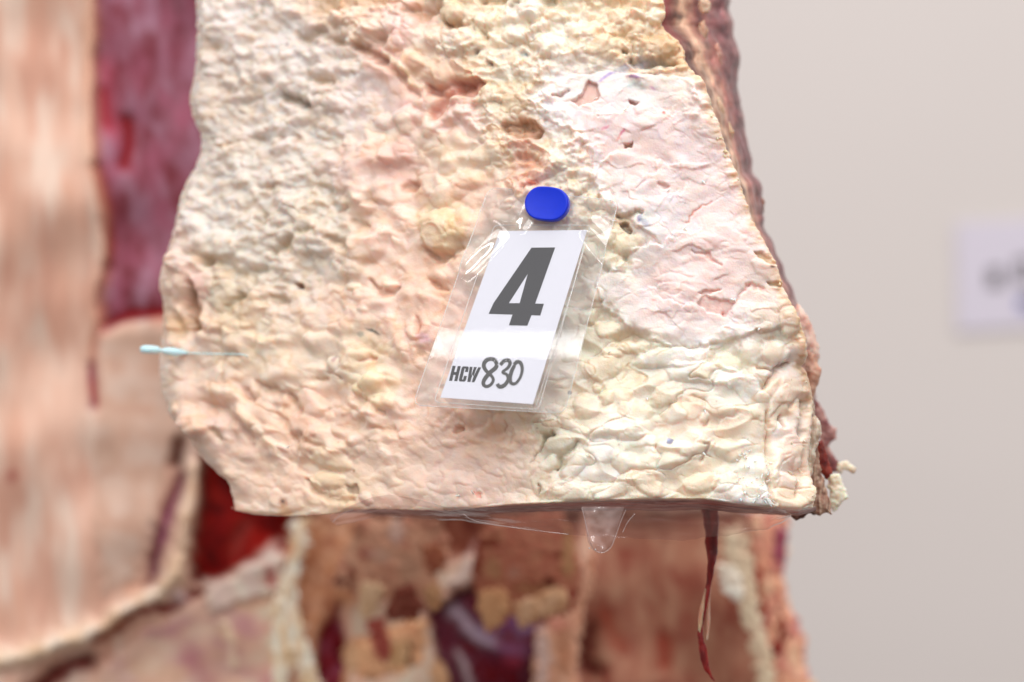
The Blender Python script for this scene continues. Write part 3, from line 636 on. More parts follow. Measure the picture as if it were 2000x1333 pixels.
# creases between lobules tinted tan: yellower connective tissue plus painted crease shade
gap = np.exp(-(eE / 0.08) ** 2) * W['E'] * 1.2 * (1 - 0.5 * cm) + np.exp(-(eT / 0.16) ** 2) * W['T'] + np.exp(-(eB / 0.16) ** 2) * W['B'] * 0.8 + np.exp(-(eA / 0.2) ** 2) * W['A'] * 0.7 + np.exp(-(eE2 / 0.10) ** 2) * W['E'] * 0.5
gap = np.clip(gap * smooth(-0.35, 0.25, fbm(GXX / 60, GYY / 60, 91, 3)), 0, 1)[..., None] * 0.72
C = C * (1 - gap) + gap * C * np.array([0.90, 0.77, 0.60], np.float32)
fleck = smooth(0.10, 0.55, fbm(GXX / 13, GYY / 9, 95, 3))[..., None] * (0.50 * W['A'] + 0.35 * W['T'] + 0.22 * W['B'] + 0.12 * W['F'])[..., None]
C = C * (1 - fleck) + fleck * C * np.array([0.88, 0.78, 0.66], np.float32)
C *= 1 + (np.array([0.975, 0.99, 1.045], np.float32) - 1) * (W['A'] + 0.7 * W['B'] + 0.8 * W['T'] + 0.7 * W['F'])[..., None]
# tan dried crust along the right-hand cut edge
er = np.interp(GYY, [t_[0] for t_ in R_TAB], [t_[1] for t_ in R_TAB]) - GXX
cr_ = smooth(26, 2, er + 10 * fbm(GXX / 18, GYY / 18, 97, 3)) * smooth(-10, 0, er + 9) * smooth(900, 700, GYY) * (0.45 + 0.5 * smooth(-0.3, 0.3, fbm(GXX / 9, GYY / 9, 98, 2)))
C = C * (1 - cr_[..., None]) + cr_[..., None] * lin((214, 178, 138)).astype(np.float32)
H = H + 3.5 * cr_ * fbm(GXX / 9, GYY / 9, 99, 2)
# every lobule has its own cast: ivory, greenish cream or biscuit
pal = np.array([[1.0, 1.0, 1.0], [0.985, 1.0, 0.95], [1.0, 0.96, 0.89], [1.02, 1.0, 0.98], [0.98, 0.95, 0.90]], np.float32)
pick = (RND[4][hE] * 4.99).astype(int)
C *= 1 + (pal[pick] - 1) * (W['E'] * smooth(0.02, 0.12, eE))[..., None]
pick = (RND[4][hE2] * 4.99).astype(int)
C *= 1 + (pal[pick] - 1) * (0.6 * W['E'] * smooth(0.02, 0.12, eE2))[..., None]
C = np.clip(C, 0.01, 0.93)

# ---- base depth of the face, in layout units (positive = away from the camera)
def base_depth(X, Y):
    sp = lambda v, k: k * np.log1p(np.exp(np.clip(v / k, -30, 30)))
    d = 0.66 * sp(1010 - X, 60) - 0.18 * (Y - 400)
    d = d + 0.22 * sp(120 - Y, 50)
    d = d + 0.9 * sp(X - 1505, 9) * smooth(640, 760, Y)
    return d

def sample(A, X, Y):
    fx = np.clip((X - XS[0]) / 1.5, 0, len(XS) - 1.001); fy = np.clip((Y - YS[0]) / 1.5, 0, len(YS) - 1.001)
    ix = fx.astype(int); iy = fy.astype(int); u = fx - ix; v = fy - iy
    if A.ndim == 3: u = u[..., None]; v = v[..., None]
    return (A[iy, ix] * (1 - u) * (1 - v) + A[iy, ix + 1] * u * (1 - v) + A[iy + 1, ix] * (1 - u) * v + A[iy + 1, ix + 1] * u * v)

def face_depth(X, Y):
    return (base_depth(X, Y) - sample(H, np.asarray(X, float), np.asarray(Y, float)) + 8) * S

def build_face(parent):
    NR, NC, NB = 700, 830, 16          # rows, columns across, columns and rows of the turned-back rim
    t = np.linspace(0, 1, NR)
    s = np.linspace(0, 1, NC)
    Yr = SKY + t * (1010 - SKY)
    jag = 2.2 * fbm(Yr / 14, Yr * 0, 101, 3); jag2 = 2.6 * fbm(Yr / 10, Yr * 0 + 4, 103, 3)
    Lr = interp(Yr, L_TAB) + jag; Rr = interp(Yr, R_TAB) + jag2
    X = Lr[:, None] + (Rr - Lr)[:, None] * s[None, :]
    bot = interp(X, B_TAB) + 1.0 * fbm(X / 16, X * 0, 104, 2)
    Y = Yr[:, None] + 0 * X
    q = smooth(900, 1010, Y)
    Y = Y + q * (bot - 1010)
    eL = (X - Lr[:, None]); eR = (Rr[:, None] - X); eB = (bot - Y)
    def roll(e, r, k): 
        z = np.clip(1 - e / r, 0, 1)
        return k * r * (1 - np.sqrt(np.clip(1 - z * z, 0, 1)))
    dep = base_depth(X, Y) + roll(eL, 46, 0.9) + roll(eR, 20, 0.7) + roll(eB, 9, 0.6)
    Hs = sample(H, X, Y)
    edge = smooth(0, 22, eL) * smooth(0, 9, eR) * smooth(0, 7, eB)
    Hs = Hs * (0.25 + 0.75 * edge)
    ddx = (base_depth(X + 1, Y) - base_depth(X - 1, Y)) / 2 + (roll(eL + 1, 46, 0.9) - roll(eL - 1, 46, 0.9)) / 2 + (roll(eR - 1, 20, 0.7) - roll(eR + 1, 20, 0.7)) / 2
    ddy = (base_depth(X, Y + 1) - base_depth(X, Y - 1)) / 2 + (roll(eB - 1, 9, 0.6) - roll(eB + 1, 9, 0.6)) / 2
    ddx = np.clip(ddx, -1.0, 1.0); ddy = np.clip(ddy, -1, 1)
    nl = np.sqrt(1 + ddx ** 2 + ddy ** 2)
    Xd = X + Hs * ddx / nl * edge; Yd = Y + Hs * ddy / nl * edge; dd = dep - (Hs - 8) / nl
    V = P3(Xd, Yd, dd * S)
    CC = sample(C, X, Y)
    # turned-back rims: left, right and bottom, running away from the camera
    steps = np.linspace(0, 1, NB + 1)[1:] ** 1.3
    def back(Xe, Ye, de, ce, dx, dy, depth, nz):
        out = []; oc = []
        for i, k in enumerate(steps):
            n = 5 * fbm(Xe / 30 + i * 0.4, Ye / 30, nz, 3) * min(1, 3 * k)
            out.append(P3(Xe + dx * k + n * np.sign(dx + 1e-6) * 0.4, Ye + dy * k, (de + depth * k + n) * S)); oc.append(ce * (1 - 0.12 * k))
        return out, oc
    lo, lc = back(Xd[:, 0], Yd[:, 0], dd[:, 0], CC[:, 0], 26, 0, 300, 120)
    ro, rc = back(Xd[:, -1], Yd[:, -1], dd[:, -1], CC[:, -1], -22, 0, 120, 122)
    Vf = np.concatenate([np.stack(lo[::-1], 1), V, np.stack(ro, 1)], 1)
    Cf = np.concatenate([np.stack(lc[::-1], 1), CC, np.stack(rc, 1)], 1)
    n, m = Vf.shape[:2]
    idx = np.arange(n * m).reshape(n, m)
    F = np.stack([idx[:-1, :-1], idx[1:, :-1], idx[1:, 1:], idx[:-1, 1:]], -1).reshape(-1, 4)
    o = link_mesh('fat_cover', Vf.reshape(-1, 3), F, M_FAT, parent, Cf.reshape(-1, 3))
    return (Xd, Yd, dd)

# ------------------------------------------------------------------ builders for smaller flesh pieces
def strip_mesh(name, rows, parent, mat, colors):
    V = np.stack(rows, 0); n, m = V.shape[:2]
    idx = np.arange(n * m).reshape(n, m)
    F = np.stack([idx[:-1, :-1], idx[:-1, 1:], idx[1:, 1:], idx[1:, :-1]], -1).reshape(-1, 4)
    return link_mesh(name, V.reshape(-1, 3), F, mat, parent, colors)

def blend_cols(palette, X, Y, seed, sc_=30, stretch=(1, 1)):
    """patchy mix of the palette"""
    pal = [lin(c) for c in palette]
    out = np.zeros(X.shape + (3,)); wsum = np.zeros(X.shape)
    for i, c in enumerate(pal):
        k = np.exp(5.0 * fbm(X / (sc_ * stretch[0]) + 31 * i, Y / (sc_ * stretch[1]), seed + i, 3))
        out += k[..., None] * c; wsum += k
    return out / wsum[..., None]

def pillow(name, poly, depth, thick, palette, parent, mat, step=2.0, rough=3.0, seed=0, rim=None, sc_=26, stretch=(1, 1), wob=3.0, tilt=(0, 0), colfn=None):
    """a lump of tissue: the outline inflated to `thick` layout units, front and back, centred `depth` metres away"""
    xs = [p[0] for p in poly]; ys = [p[1] for p in poly]
    gx = np.arange(min(xs) - 8, max(xs) + 8.1, step); gy = np.arange(min(ys) - 8, max(ys) + 8.1, step)
    X, Y = np.meshgrid(gx, gy)
    sdv = poly_sd(X + wob * fbm(X / 16, Y / 16, seed, 3), Y + wob * fbm(X / 16, Y / 16, seed + 5, 3), poly)
    rim = rim or max(6.0, float(sdv.max()) * 0.9)
    z = np.clip(1 - sdv / rim, 0, 1)
    hh = thick * np.sqrt(np.clip(1 - z * z, 0, 1)) + rough * fbm(X / 18, Y / 18, seed + 9, 4) * smooth(0, 8, sdv)
    hb = thick * np.sqrt(np.clip(1 - z * z, 0, 1)) * 0.8
    ok = sdv > -step * 0.6
    Cc = blend_cols(palette, X, Y, seed + 20, sc_, stretch)
    if colfn is not None: Cc = colfn(X, Y, Cc)
    xc, yc = (min(xs) + max(xs)) / 2, (min(ys) + max(ys)) / 2
    tl = tilt[0] * (X - xc) * S + tilt[1] * (Y - yc) * S
    # pull the outermost vertices onto the outline
    gyy, gxx = np.gradient(sdv, step)
    pull = np.where(sdv < 0, -sdv, 0)
    Xp = X + gxx * pull; Yp = Y + gyy * pull
    Vf = P3(Xp, Yp, depth + tl - hh * S); Vb = P3(Xp, Yp, depth + tl + hb * S + 0.0002)
    n, m = X.shape; idx = np.arange(n * m).reshape(n, m)
    q = ok[:-1, :-1] & ok[1:, :-1] & ok[1:, 1:] & ok[:-1, 1:]
    Ff = np.stack([idx[:-1, :-1][q], idx[1:, :-1][q], idx[1:, 1:][q], idx[:-1, 1:][q]], -1)
    Fb = Ff[:, ::-1] + n * m
    # rim wall
    cnt = {}
    for f in Ff.tolist():
        for a, b in ((0, 1), (1, 2), (2, 3), (3, 0)):
            e = (f[a], f[b])
            if (e[1], e[0]) in cnt: del cnt[(e[1], e[0])]
            else: cnt[e] = 1
    W_ = np.array([(b, a, a + n * m, b + n * m) for a, b in cnt], dtype=np.int64).reshape(-1, 4)
    F = np.concatenate([Ff, Fb, W_], 0)
    V = np.concatenate([Vf.reshape(-1, 3), Vb.reshape(-1, 3)], 0); CCc = np.concatenate([Cc.reshape(-1, 3)] * 2, 0)
    used = np.zeros(len(V), bool); used[F.ravel()] = True
    remap = np.cumsum(used) - 1
    return link_mesh(name, V[used], remap[F], mat, parent, CCc[used])

def cord(name, pts, parent, mat, palette, seed=0, nseg=14, sub=10, rough=0.15, step=None):
    """tapering, slightly lumpy cord; pts = (X, Y, depth, radius in layout units)"""
    P_ = np.array(pts, float); n = len(P_)
    t = np.linspace(0, n - 1, (n - 1) * sub + 1)
    Q = np.empty((len(t), 4))
    for i, tt in enumerate(t):       # Catmull-Rom
        k = min(int(tt), n - 2); u = tt - k
        p0, p1, p2, p3 = P_[max(k - 1, 0)], P_[k], P_[k + 1], P_[min(k + 2, n - 1)]
        Q[i] = 0.5 * ((2 * p1) + (-p0 + p2) * u + (2 * p0 - 5 * p1 + 4 * p2 - p3) * u * u + (-p0 + 3 * p1 - 3 * p2 + p3) * u ** 3)
    ang = np.linspace(0, 2 * np.pi, nseg, endpoint=False)
    T = np.gradient(Q[:, :2], axis=0); T /= np.linalg.norm(T, axis=1)[:, None] + 1e-9
    nx, ny = -T[:, 1], T[:, 0]
    r = np.maximum(Q[:, 3], 0.05)[:, None] * (1 + rough * fbm(t[:, None] * 1.1 + 0 * ang, np.cos(ang)[None, :] * 1.2 + 5 + 0 * t[:, None], seed, 3))
    X = Q[:, 0:1] + nx[:, None] * np.cos(ang) * r; Y = Q[:, 1:2] + ny[:, None] * np.cos(ang) * r
    dz = Q[:, 2:3] - np.sin(ang) * r * S
    V = P3(X, Y, dz); m = nseg; L = len(t)
    idx = np.arange(L * m).reshape(L, m); nxt = np.roll(idx, -1, axis=1)
    F = np.stack([idx[:-1], nxt[:-1], nxt[1:], idx[1:]], -1).reshape(-1, 4).tolist()
    F.append(idx[0][::-1].tolist()); F.append(idx[-1].tolist())
    cc = blend_cols(palette, X, Y, seed + 3, 22, (0.6, 1.6)) if palette is not None else None
    return link_mesh(name, V.reshape(-1, 3), F, mat, parent, cc)

# ------------------------------------------------------------------ THE FRONT QUARTER
quarter = tag(empty('beef_quarter'), 'hanging beef quarter with lumpy cream and pink fat face in focus', 'meat')
build_face(quarter)

# the dark lean flank seen past the right edge, running away from the camera
O_TAB = [(-90, 1408), (0, 1424), (60, 1434), (110, 1442), (170, 1444), (205, 1442), (240, 1450), (300, 1466), (340, 1474), (380, 1490), (402, 1494), (420, 1486),
         (470, 1505), (520, 1525), (580, 1550), (600, 1556), (640, 1574), (700, 1584), (800, 1596), (1000, 1600)]
rows = []; crow = []
Yf = np.arange(-90, 780, 1.8); NS = 60
FL = [(0.0, (128, 56, 52)), (0.12, (112, 74, 64)), (0.24, (146, 104, 86)), (0.36, (206, 166, 140)), (0.5, (172, 120, 104)), (0.62, (158, 100, 92)), (0.76, (136, 84, 84)), (0.9, (112, 68, 72)), (1.0, (142, 92, 92))]
flt = np.array([f[0] for f in FL]); flc = np.array([lin(f[1]) for f in FL])
for i, yv in enumerate(Yf):
    s = np.linspace(0, 1, NS)
    r0 = float(interp(yv, R_TAB)) - 14; r1 = float(interp(yv, O_TAB)) + 6 * float(perlin(np.array([yv / 30.0]), np.array([0.5]), 131)[0])
    X = r0 + (r1 - r0) * s
    relief = 16 * fbm(s * 4 + yv / 260, s * 0 + yv / 60, 133, 3) + 5 * fbm(s * 9 + yv / 90, s * 0 + yv / 40, 135, 2)
    dep = 34 + 330 * s ** 1.2 + base_depth(r0, yv) - relief * smooth(0, 0.1, s) * smooth(0, 0.08, 1 - s + 0.04)
    dep = dep + 60 * smooth(0.93, 1.0, s)
    rows.append(P3(X, yv + 0 * X, dep * S))
    ss = np.clip(s + 0.12 * fbm(s * 3, s * 0 + yv / 120, 137, 3) + 0.10 * fbm(s * 6, s * 0 + yv / 26, 138, 2), 0, 1)
    c = np.stack([np.interp(ss, flt, flc[:, k]) for k in range(3)], -1)
    c = c * (1 + 0.65 * fbm(s * 6 + yv / 200, s * 0 + yv / 26, 139, 3))[:, None]
    red = smooth(150, 20, yv) * smooth(0.28, 0.05, s)
    c = c * (1 - 0.7 * red[:, None]) + lin((150, 46, 50)) * 0.7 * red[:, None]
    c = c * (1 - 0.5 * smooth(560, 640, yv)) + lin((196, 160, 146)) * 0.5 * smooth(560, 640, yv)
    crow.append(c)
strip_mesh('lean_flank', rows, quarter, M_MEAT, np.clip(np.stack(crow, 0), 0.01, 0.9))
# lumps of fat along the flank
for k, (x, y, a, b, dp, c) in enumerate([(1400, 215, 16, 26, .040, (206, 170, 142)), (1420, 262, 14, 24, .045, (200, 164, 134)),
                                  (1376, 12, 14, 18, .055, (214, 184, 160)), (1372, 70, 12, 30, .055, (200, 160, 136)), (1446, 352, 11, 24, .06, (190, 146, 126)), (1484, 400, 11, 16, .075, (160, 108, 90)),
                                  (1400, 120, 12, 36, .06, (190, 140, 124))]):
    pillow('fat_lump', [(x - a, y), (x - a * .6, y - b * .8), (x + a * .3, y - b), (x + a, y - b * .2), (x + a * .7, y + b * .8), (x - a * .4, y + b)], dp, a * 0.8,
           [c, tuple(int(v * .86) for v in c)], quarter, M_FAT, 1.8, 2.5, 200 + k, wob=3)

# shreds and membranes behind the lower right corner
CREAM = [(236, 224, 206), (222, 200, 178), (206, 172, 150)]
pillow('fat_lump', [(1556, 590), (1572, 606), (1588, 640), (1598, 668), (1602, 700), (1594, 712), (1580, 690), (1560, 660), (1546, 620)], .045, 12, [(238, 222, 210), (216, 180, 166), (196, 150, 136)], quarter, M_FAT, 1.8, 4, 230)
pillow('fat_lump', [(1568, 680), (1590, 690), (1604, 720), (1600, 745), (1588, 780), (1570, 790), (1560, 740)], .036, 10, [(190, 146, 124), (206, 166, 146), (156, 112, 92)], quarter, M_FAT, 1.8, 4, 232)
pillow('meat_shred', [(1560, 770), (1584, 760), (1592, 800), (1590, 850), (1580, 900), (1574, 960), (1560, 985), (1548, 900)], .016, 12, [(116, 82, 70), (150, 112, 96), (206, 186, 168)], quarter, M_MEAT, 1.6, 5, 234, sc_=14, stretch=(.6, 2))
pillow('fat_lump', [(1580, 820), (1592, 812), (1604, 826), (1604, 846), (1594, 880), (1586, 930), (1576, 950), (1566, 900), (1570, 860)], .014, 9, [(232, 222, 206), (206, 186, 166), (180, 156, 136)], quarter, M_FAT, 1.6, 4, 236, sc_=12, stretch=(.6, 2))
pillow('membrane', [(1588, 770), (1606, 800), (1622, 832), (1634, 838), (1632, 856), (1618, 872), (1640, 906), (1640, 926), (1622, 920), (1604, 870), (1590, 820)], .08, 6, [(150, 96, 94), (196, 150, 140), (128, 70, 72)], quarter, M_MEAT, 1.6, 3, 238)
pillow('meat_shred', [(1596, 862), (1606, 860), (1618, 900), (1628, 926), (1614, 936), (1600, 920), (1592, 900)], .032, 7, [(112, 24, 18), (84, 18, 16), (150, 60, 44)], quarter, M_MEAT, 1.5, 3, 240)
pillow('fat_shred', [(1614, 930), (1636, 922), (1650, 950), (1654, 972), (1644, 990), (1626, 998), (1616, 990), (1620, 960)], .04, 9, [(238, 234, 214), (226, 214, 190)], quarter, M_FAT, 1.6, 5, 242, wob=6)
pillow('fat_shred', [(1636, 906), (1654, 900), (1666, 908), (1672, 918), (1664, 926), (1650, 916), (1642, 926), (1634, 920)], .055, 6, [(238, 222, 202), (226, 206, 180)], quarter, M_FAT, 1.6, 3, 244, wob=4)
pillow('meat_shred', [(1576, 880), (1596, 868), (1606, 930), (1620, 975), (1624, 1008), (1614, 1000), (1600, 1008), (1580, 1000), (1570, 960)], .026, 9, [(176, 136, 116), (112, 70, 56), (206, 180, 156)], quarter, M_MEAT, 1.6, 5, 246, sc_=10, stretch=(.5, 2.4))
pillow('meat_shred', [(1500, 978), (1560, 984), (1592, 990), (1608, 1004), (1580, 1006), (1560, 1016), (1540, 1008), (1510, 1002)], .030, 8, [(96, 50, 40), (140, 96, 80), (66, 32, 28)], quarter, M_MEAT, 1.6, 4, 248, sc_=12, wob=5)

# cut underside: falls away slightly so a sliver of it shows below the face
Xb = np.arange(452, 1596, 2.0); rows = []; crow = []
for k, sy in enumerate(np.linspace(0, 1, 26)):
    b = interp(Xb, B_TAB)
    drop = interp(Xb, [(450, -3), (640, 0), (720, 10), (900, 14), (1100, 20), (1300, 25), (1440, 20), (1540, 12), (1600, 10)])
    Yb = b - 2 + drop * sy + 1.4 * fbm(Xb / 30, 0 * Xb + sy * 6, 151, 3) * sy
    dpt = base_depth(Xb, b) + 6 + 190 * sy
    rows.append(P3(Xb, Yb, dpt * S))
    c = blend_cols([(190, 84, 72), (136, 40, 34), (196, 120, 104), (96, 28, 24)], Xb, 0 * Xb + sy * 120, 153, 24, (5, 1))
    edgec = lin((232, 206, 186)); kk = float(smooth(0.28, 0.0, sy)); crow.append(c * (1 - kk) + edgec * kk)
strip_mesh('cut_underside', rows, quarter, M_MEAT, np.clip(np.stack(crow, 0), 0.01, 0.9))
# back of the quarter so that it is a closed body from the side
pillow('back_muscle', [(450, -90), (1250, -90), (1340, 200), (1420, 480), (1490, 700), (1500, 975), (1200, 980), (700, 980), (520, 970), (470, 900), (400, 800), (380, 500), (420, 300)], 0.16, 50,
       [(150, 74, 66), (196, 150, 130), (120, 50, 46)], quarter, M_MEAT, 9, 8, 160, sc_=90)

# little flakes and hairs of fat standing off the surface
rng = np.random.RandomState(5)
def flake(x, y, L, ang, wd, c, lift=8):
    a = math.radians(ang)
    ex, ey = x + math.cos(a) * L, y + math.sin(a) * L
    d0 = float(face_depth(np.array([x]), np.array([y]))[0])
    pts = [(x, y, d0 + 0.0006, wd), ((x + ex) / 2, (y + ey) / 2, d0 - lift * .5 * S, wd * .9), (ex, ey, d0 - lift * S, wd * .25)]
    return cord('fat_flake', pts, quarter, M_FAT, [c, tuple(int(v * .93) for v in c)], int(rng.randint(400)), 6, 3, 0.5)
for k in range(34):      # torn, brushed fringe by the cut corner
    flake(1440 + 62 * rng.rand(), 880 + 100 * rng.rand(), 4 + 7 * rng.rand(), rng.choice([-50, -30, 60, 130, 100]) + 30 * rng.randn(), 1.0 + 1.6 * rng.rand(), (242, 238, 230), 10)
for k in range(10):
    flake(1490 + 16 * rng.rand(), 972 + 10 * rng.rand(), 8 + 9 * rng.rand(), 20 + 50 * rng.rand(), 1.0 + rng.rand(), (244, 238, 230), 6)
for k in range(16):
    yy = 660 + 320 * rng.rand(); flake(float(interp(yy, R_TAB)) - 6 - 30 * rng.rand(), yy, 5 + 8 * rng.rand(), rng.rand() * 360, 1 + 1.6 * rng.rand(), (238, 214, 190), 6)
for (x, y) in ((1216, 219), (1160, 196), (1370, 352), (1302, 375), (1334, 452), (1434, 582), (1425, 584), (1376, 800), (1262, 776), (900, 968), (926, 966), (560, 876), (1194, 431), (1484, 640), (1372, 884), (1186, 690)):
    flake(x, y, 7 + 5 * rng.rand(), rng.rand() * 360, 2.0, (246, 240, 232), 8)
for k in range(9):
    yy = 130 + 520 * rng.rand(); flake(float(interp(yy, R_TAB)) - 4 - 8 * rng.rand(), yy, 4 + 5 * rng.rand(), -30 + 120 * rng.rand(), 1.5 + 2.2 * rng.rand(), (222, 192, 158), 3)

# dangling strand of meat under the quarter
cord('meat_strand', [(1386, 992, .034, 17), (1389, 1040, .032, 13), (1391, 1088, .03, 10), (1386, 1128, .03, 5.5), (1380, 1165, .03, 4.5), (1373, 1205, .03, 3.6), (1368, 1238, .03, 5), (1372, 1266, .03, 7.5), (1378, 1298, .03, 6), (1388, 1320, .03, 3), (1396, 1331, .03, .5)],
     quarter, M_MEAT, [(132, 14, 12), (100, 8, 10), (156, 40, 32)], 301, rough=.45)
cord('sinew', [(1378, 1150, .0296, 1.5), (1372, 1185, .0292, 3.6), (1367, 1215, .0292, 4.4), (1366, 1240, .0296, 1.5)], quarter, M_FAT, [(222, 184, 150), (206, 150, 124)], 303, rough=.4)
cord('sinew', [(1388, 1118, .03, 1.5), (1385, 1160, .031, 2.8), (1383, 1210, .031, 3.4), (1381, 1250, .031, 1.2)], quarter, M_FAT, [(212, 184, 166), (190, 150, 130)], 305, rough=.4)

# ------------------------------------------------------------------ THE TAG
TS = 0.6
def tag_depth(X, Y):
    x0, y0 = 1068, 398
    dx, dz = X - x0, y0 - Y
    a, c = -0.52 * TS, 0.74 * TS          # a true plane through the pin
    k = (D + PIN_D) / D
    xp, zp = (x0 - 1000) * S * k, (666.5 - y0) * S * k
    g = a * (X - 1000) * S + c * (666.5 - Y) * S
    return (PIN_D - a * xp - c * zp + g) / (1 - g / D)
PIN_D = float(face_depth(np.array([1068.]), np.array([398.]))[0]) - 10 * S
n_tag = Vector((-0.52 * TS, -1.0, 0.74 * TS)).normalized()

def pouch_bend(X, Y):
    """the laminate buckles near the top corners of the card and sags towards its free rim (layout units along the normal)"""
    b = np.zeros(np.shape(X)); X = np.asarray(X, float); Y = np.asarray(Y, float)
    for pts_, a_, w_ in (([(894, 532), (930, 492), (980, 446)], 9.0, 16), ([(1000, 446), (1024, 404), (1046, 356)], 9.0, 17), ([(1140, 436), (1172, 470), (1212, 516)], 6.5, 15)):
        d_, s_, t_ = seg_dist(X, Y, pts_)
        b = b + a_ * np.exp(-(d_ / w_) ** 2) * np.sin(np.pi * np.clip(t_, 0.0, 1.0)) ** 0.5
    return b

def T(X, Y, off=0.0, bend=False):
    v = P3(np.asarray(X, float), np.asarray(Y, float), tag_depth(np.asarray(X, float), np.asarray(Y, float)))
    o = np.asarray(off, float)
    if bend: o = o + pouch_bend(X, Y) * S
    return v + o[..., None] * np.array(n_tag) if np.ndim(o) else v + float(o) * np.array(n_tag)

tagroot = tag(empty('laminated_tag'), 'clear laminated tag reading 4 and HCW 830, held by a blue pin', 'tag')
M_POUCH = film_mat('clear laminate', tint=(0.96, 0.96, 0.965), haze=0.06, gloss_boost=1.25, rough=0.02, haze_rgb=(0.95, 0.93, 0.93))
M_EDGE = film_mat('laminate edge', haze=0.45, gloss_boost=2.5, rough=0.15, haze_rgb=(1, 1, 1))
M_CARD = plain_mat('white card', (221, 221, 231), 0.75, 0.2, mottled=0.015, mscale=400)
M_INK = plain_mat('printer ink', (26, 27, 37), 0.6, 0.3, mottled=0.22, mscale=700)
M_MARK = plain_mat('marker ink', (30, 27, 28), 0.35, 0.5, mottled=0.55, mscale=420)

def rounded(corners, r, n=7):
    out = []; m = len(corners)
    for i in range(m):
        p0 = np.array(corners[i - 1], float); p1 = np.array(corners[i], float); p2 = np.array(corners[(i + 1) % m], float)
        a = (p0 - p1) / np.linalg.norm(p0 - p1); b = (p2 - p1) / np.linalg.norm(p2 - p1)
        A = p1 + a * r; B = p1 + b * r
        for t in np.linspace(0, 1, n):
            out.append(tuple((1 - t) ** 2 * A + 2 * t * (1 - t) * p1 + t * t * B))
    return out
POUCH = rounded([(955, 366), (1208, 393), (1103, 808), (806, 792)], 20)
POCKET = rounded([(966, 441), (1154, 441), (1052, 801), (848, 786)], 8, 4)
CARD = [(976, 452), (1147, 450), (1041, 790), (860, 777)]

def sheet(name, outline, off, mat, n=70, bend=True, parent=tagroot):
    """fine grid over the quadrilateral of the pouch, trimmed to its rounded outline"""
    c = np.array([(955, 366), (1208, 393), (1103, 808), (806, 792)], float)
    u = np.linspace(0, 1, n)[None, :]; v = np.linspace(0, 1, int(n * 1.7))[:, None]
    X = (1 - u) * (1 - v) * c[0, 0] + u * (1 - v) * c[1, 0] + u * v * c[2, 0] + (1 - u) * v * c[3, 0]
    Y = (1 - u) * (1 - v) * c[0, 1] + u * (1 - v) * c[1, 1] + u * v * c[2, 1] + (1 - u) * v * c[3, 1]
    s_ = poly_sd(X, Y, outline)
    gy = None
    V = T(X, Y, off + 0 * X, bend)
    nn, m = X.shape; idx = np.arange(nn * m).reshape(nn, m)
    ok = s_ > -1.0
    q = ok[:-1, :-1] & ok[1:, :-1] & ok[1:, 1:] & ok[:-1, 1:]
    F = np.stack([idx[:-1, :-1][q], idx[1:, :-1][q], idx[1:, 1:][q], idx[:-1, 1:][q]], -1)
    return link_mesh(name, V.reshape(-1, 3), F, mat, parent)
MM = 0.001
sheet('pouch_back', POUCH, -0.15 * MM, M_POUCH)
sheet('pouch_front', POUCH, 0.30 * MM, M_POUCH)

def prism(name, pts, off0, off1, mat, parent):
    A = np.array(pts, float); f = T(A[:, 0], A[:, 1], off1); b = T(A[:, 0], A[:, 1], off0); n = len(pts)
    V = np.concatenate([f, b], 0)
    F = [list(range(n)), list(range(2 * n - 1, n - 1, -1))] + [[(i + 1) % n, i, i + n, (i + 1) % n + n] for i in range(n)]
    return link_mesh(name, V, F, mat, parent, smooth=False)
prism('card', CARD, -0.05 * MM, 0.12 * MM, M_CARD, tagroot)

def tube_on_tag(name, pts, r, off, mat, closed=True, bend=False):
    A = np.array(list(pts) + ([pts[0]] if closed else []), float)
    seg = np.linalg.norm(np.diff(A, axis=0), axis=1); cum = np.concatenate([[0], np.cumsum(seg)])
    tt = np.linspace(0, cum[-1], max(30, int(cum[-1] / 5)))
    X = np.interp(tt, cum, A[:, 0]); Y = np.interp(tt, cum, A[:, 1])
    Cn = T(X, Y, off + 0 * X, bend); Tn = np.gradient(Cn, axis=0); Tn /= np.linalg.norm(Tn, axis=1)[:, None] + 1e-12
    N = np.array(n_tag)[None, :]; Bn = np.cross(Tn, N)
    V = []
    for k in range(5):
        a = 2 * math.pi * k / 5; V.append(Cn + r * (math.cos(a) * Bn + math.sin(a) * N))
    V = np.stack(V, 1); L = len(tt); idx = np.arange(L * 5).reshape(L, 5); nx_ = np.roll(idx, -1, 1)
    F = np.stack([idx[:-1], nx_[:-1], nx_[1:], idx[1:]], -1).reshape(-1, 4)
    return link_mesh(name, V.reshape(-1, 3), F, mat, tagroot)
tube_on_tag('pouch_rim', POUCH, 0.14 * MM, 0.08 * MM, M_EDGE, bend=True)
tube_on_tag('pocket_seam', POCKET, 0.13 * MM, 0.30 * MM, M_EDGE)
tube_on_tag('pocket_seam', [(1143, 470), (1120, 560), (1084, 676), (1048, 792)], 0.10 * MM, 0.32 * MM, M_EDGE, closed=False)

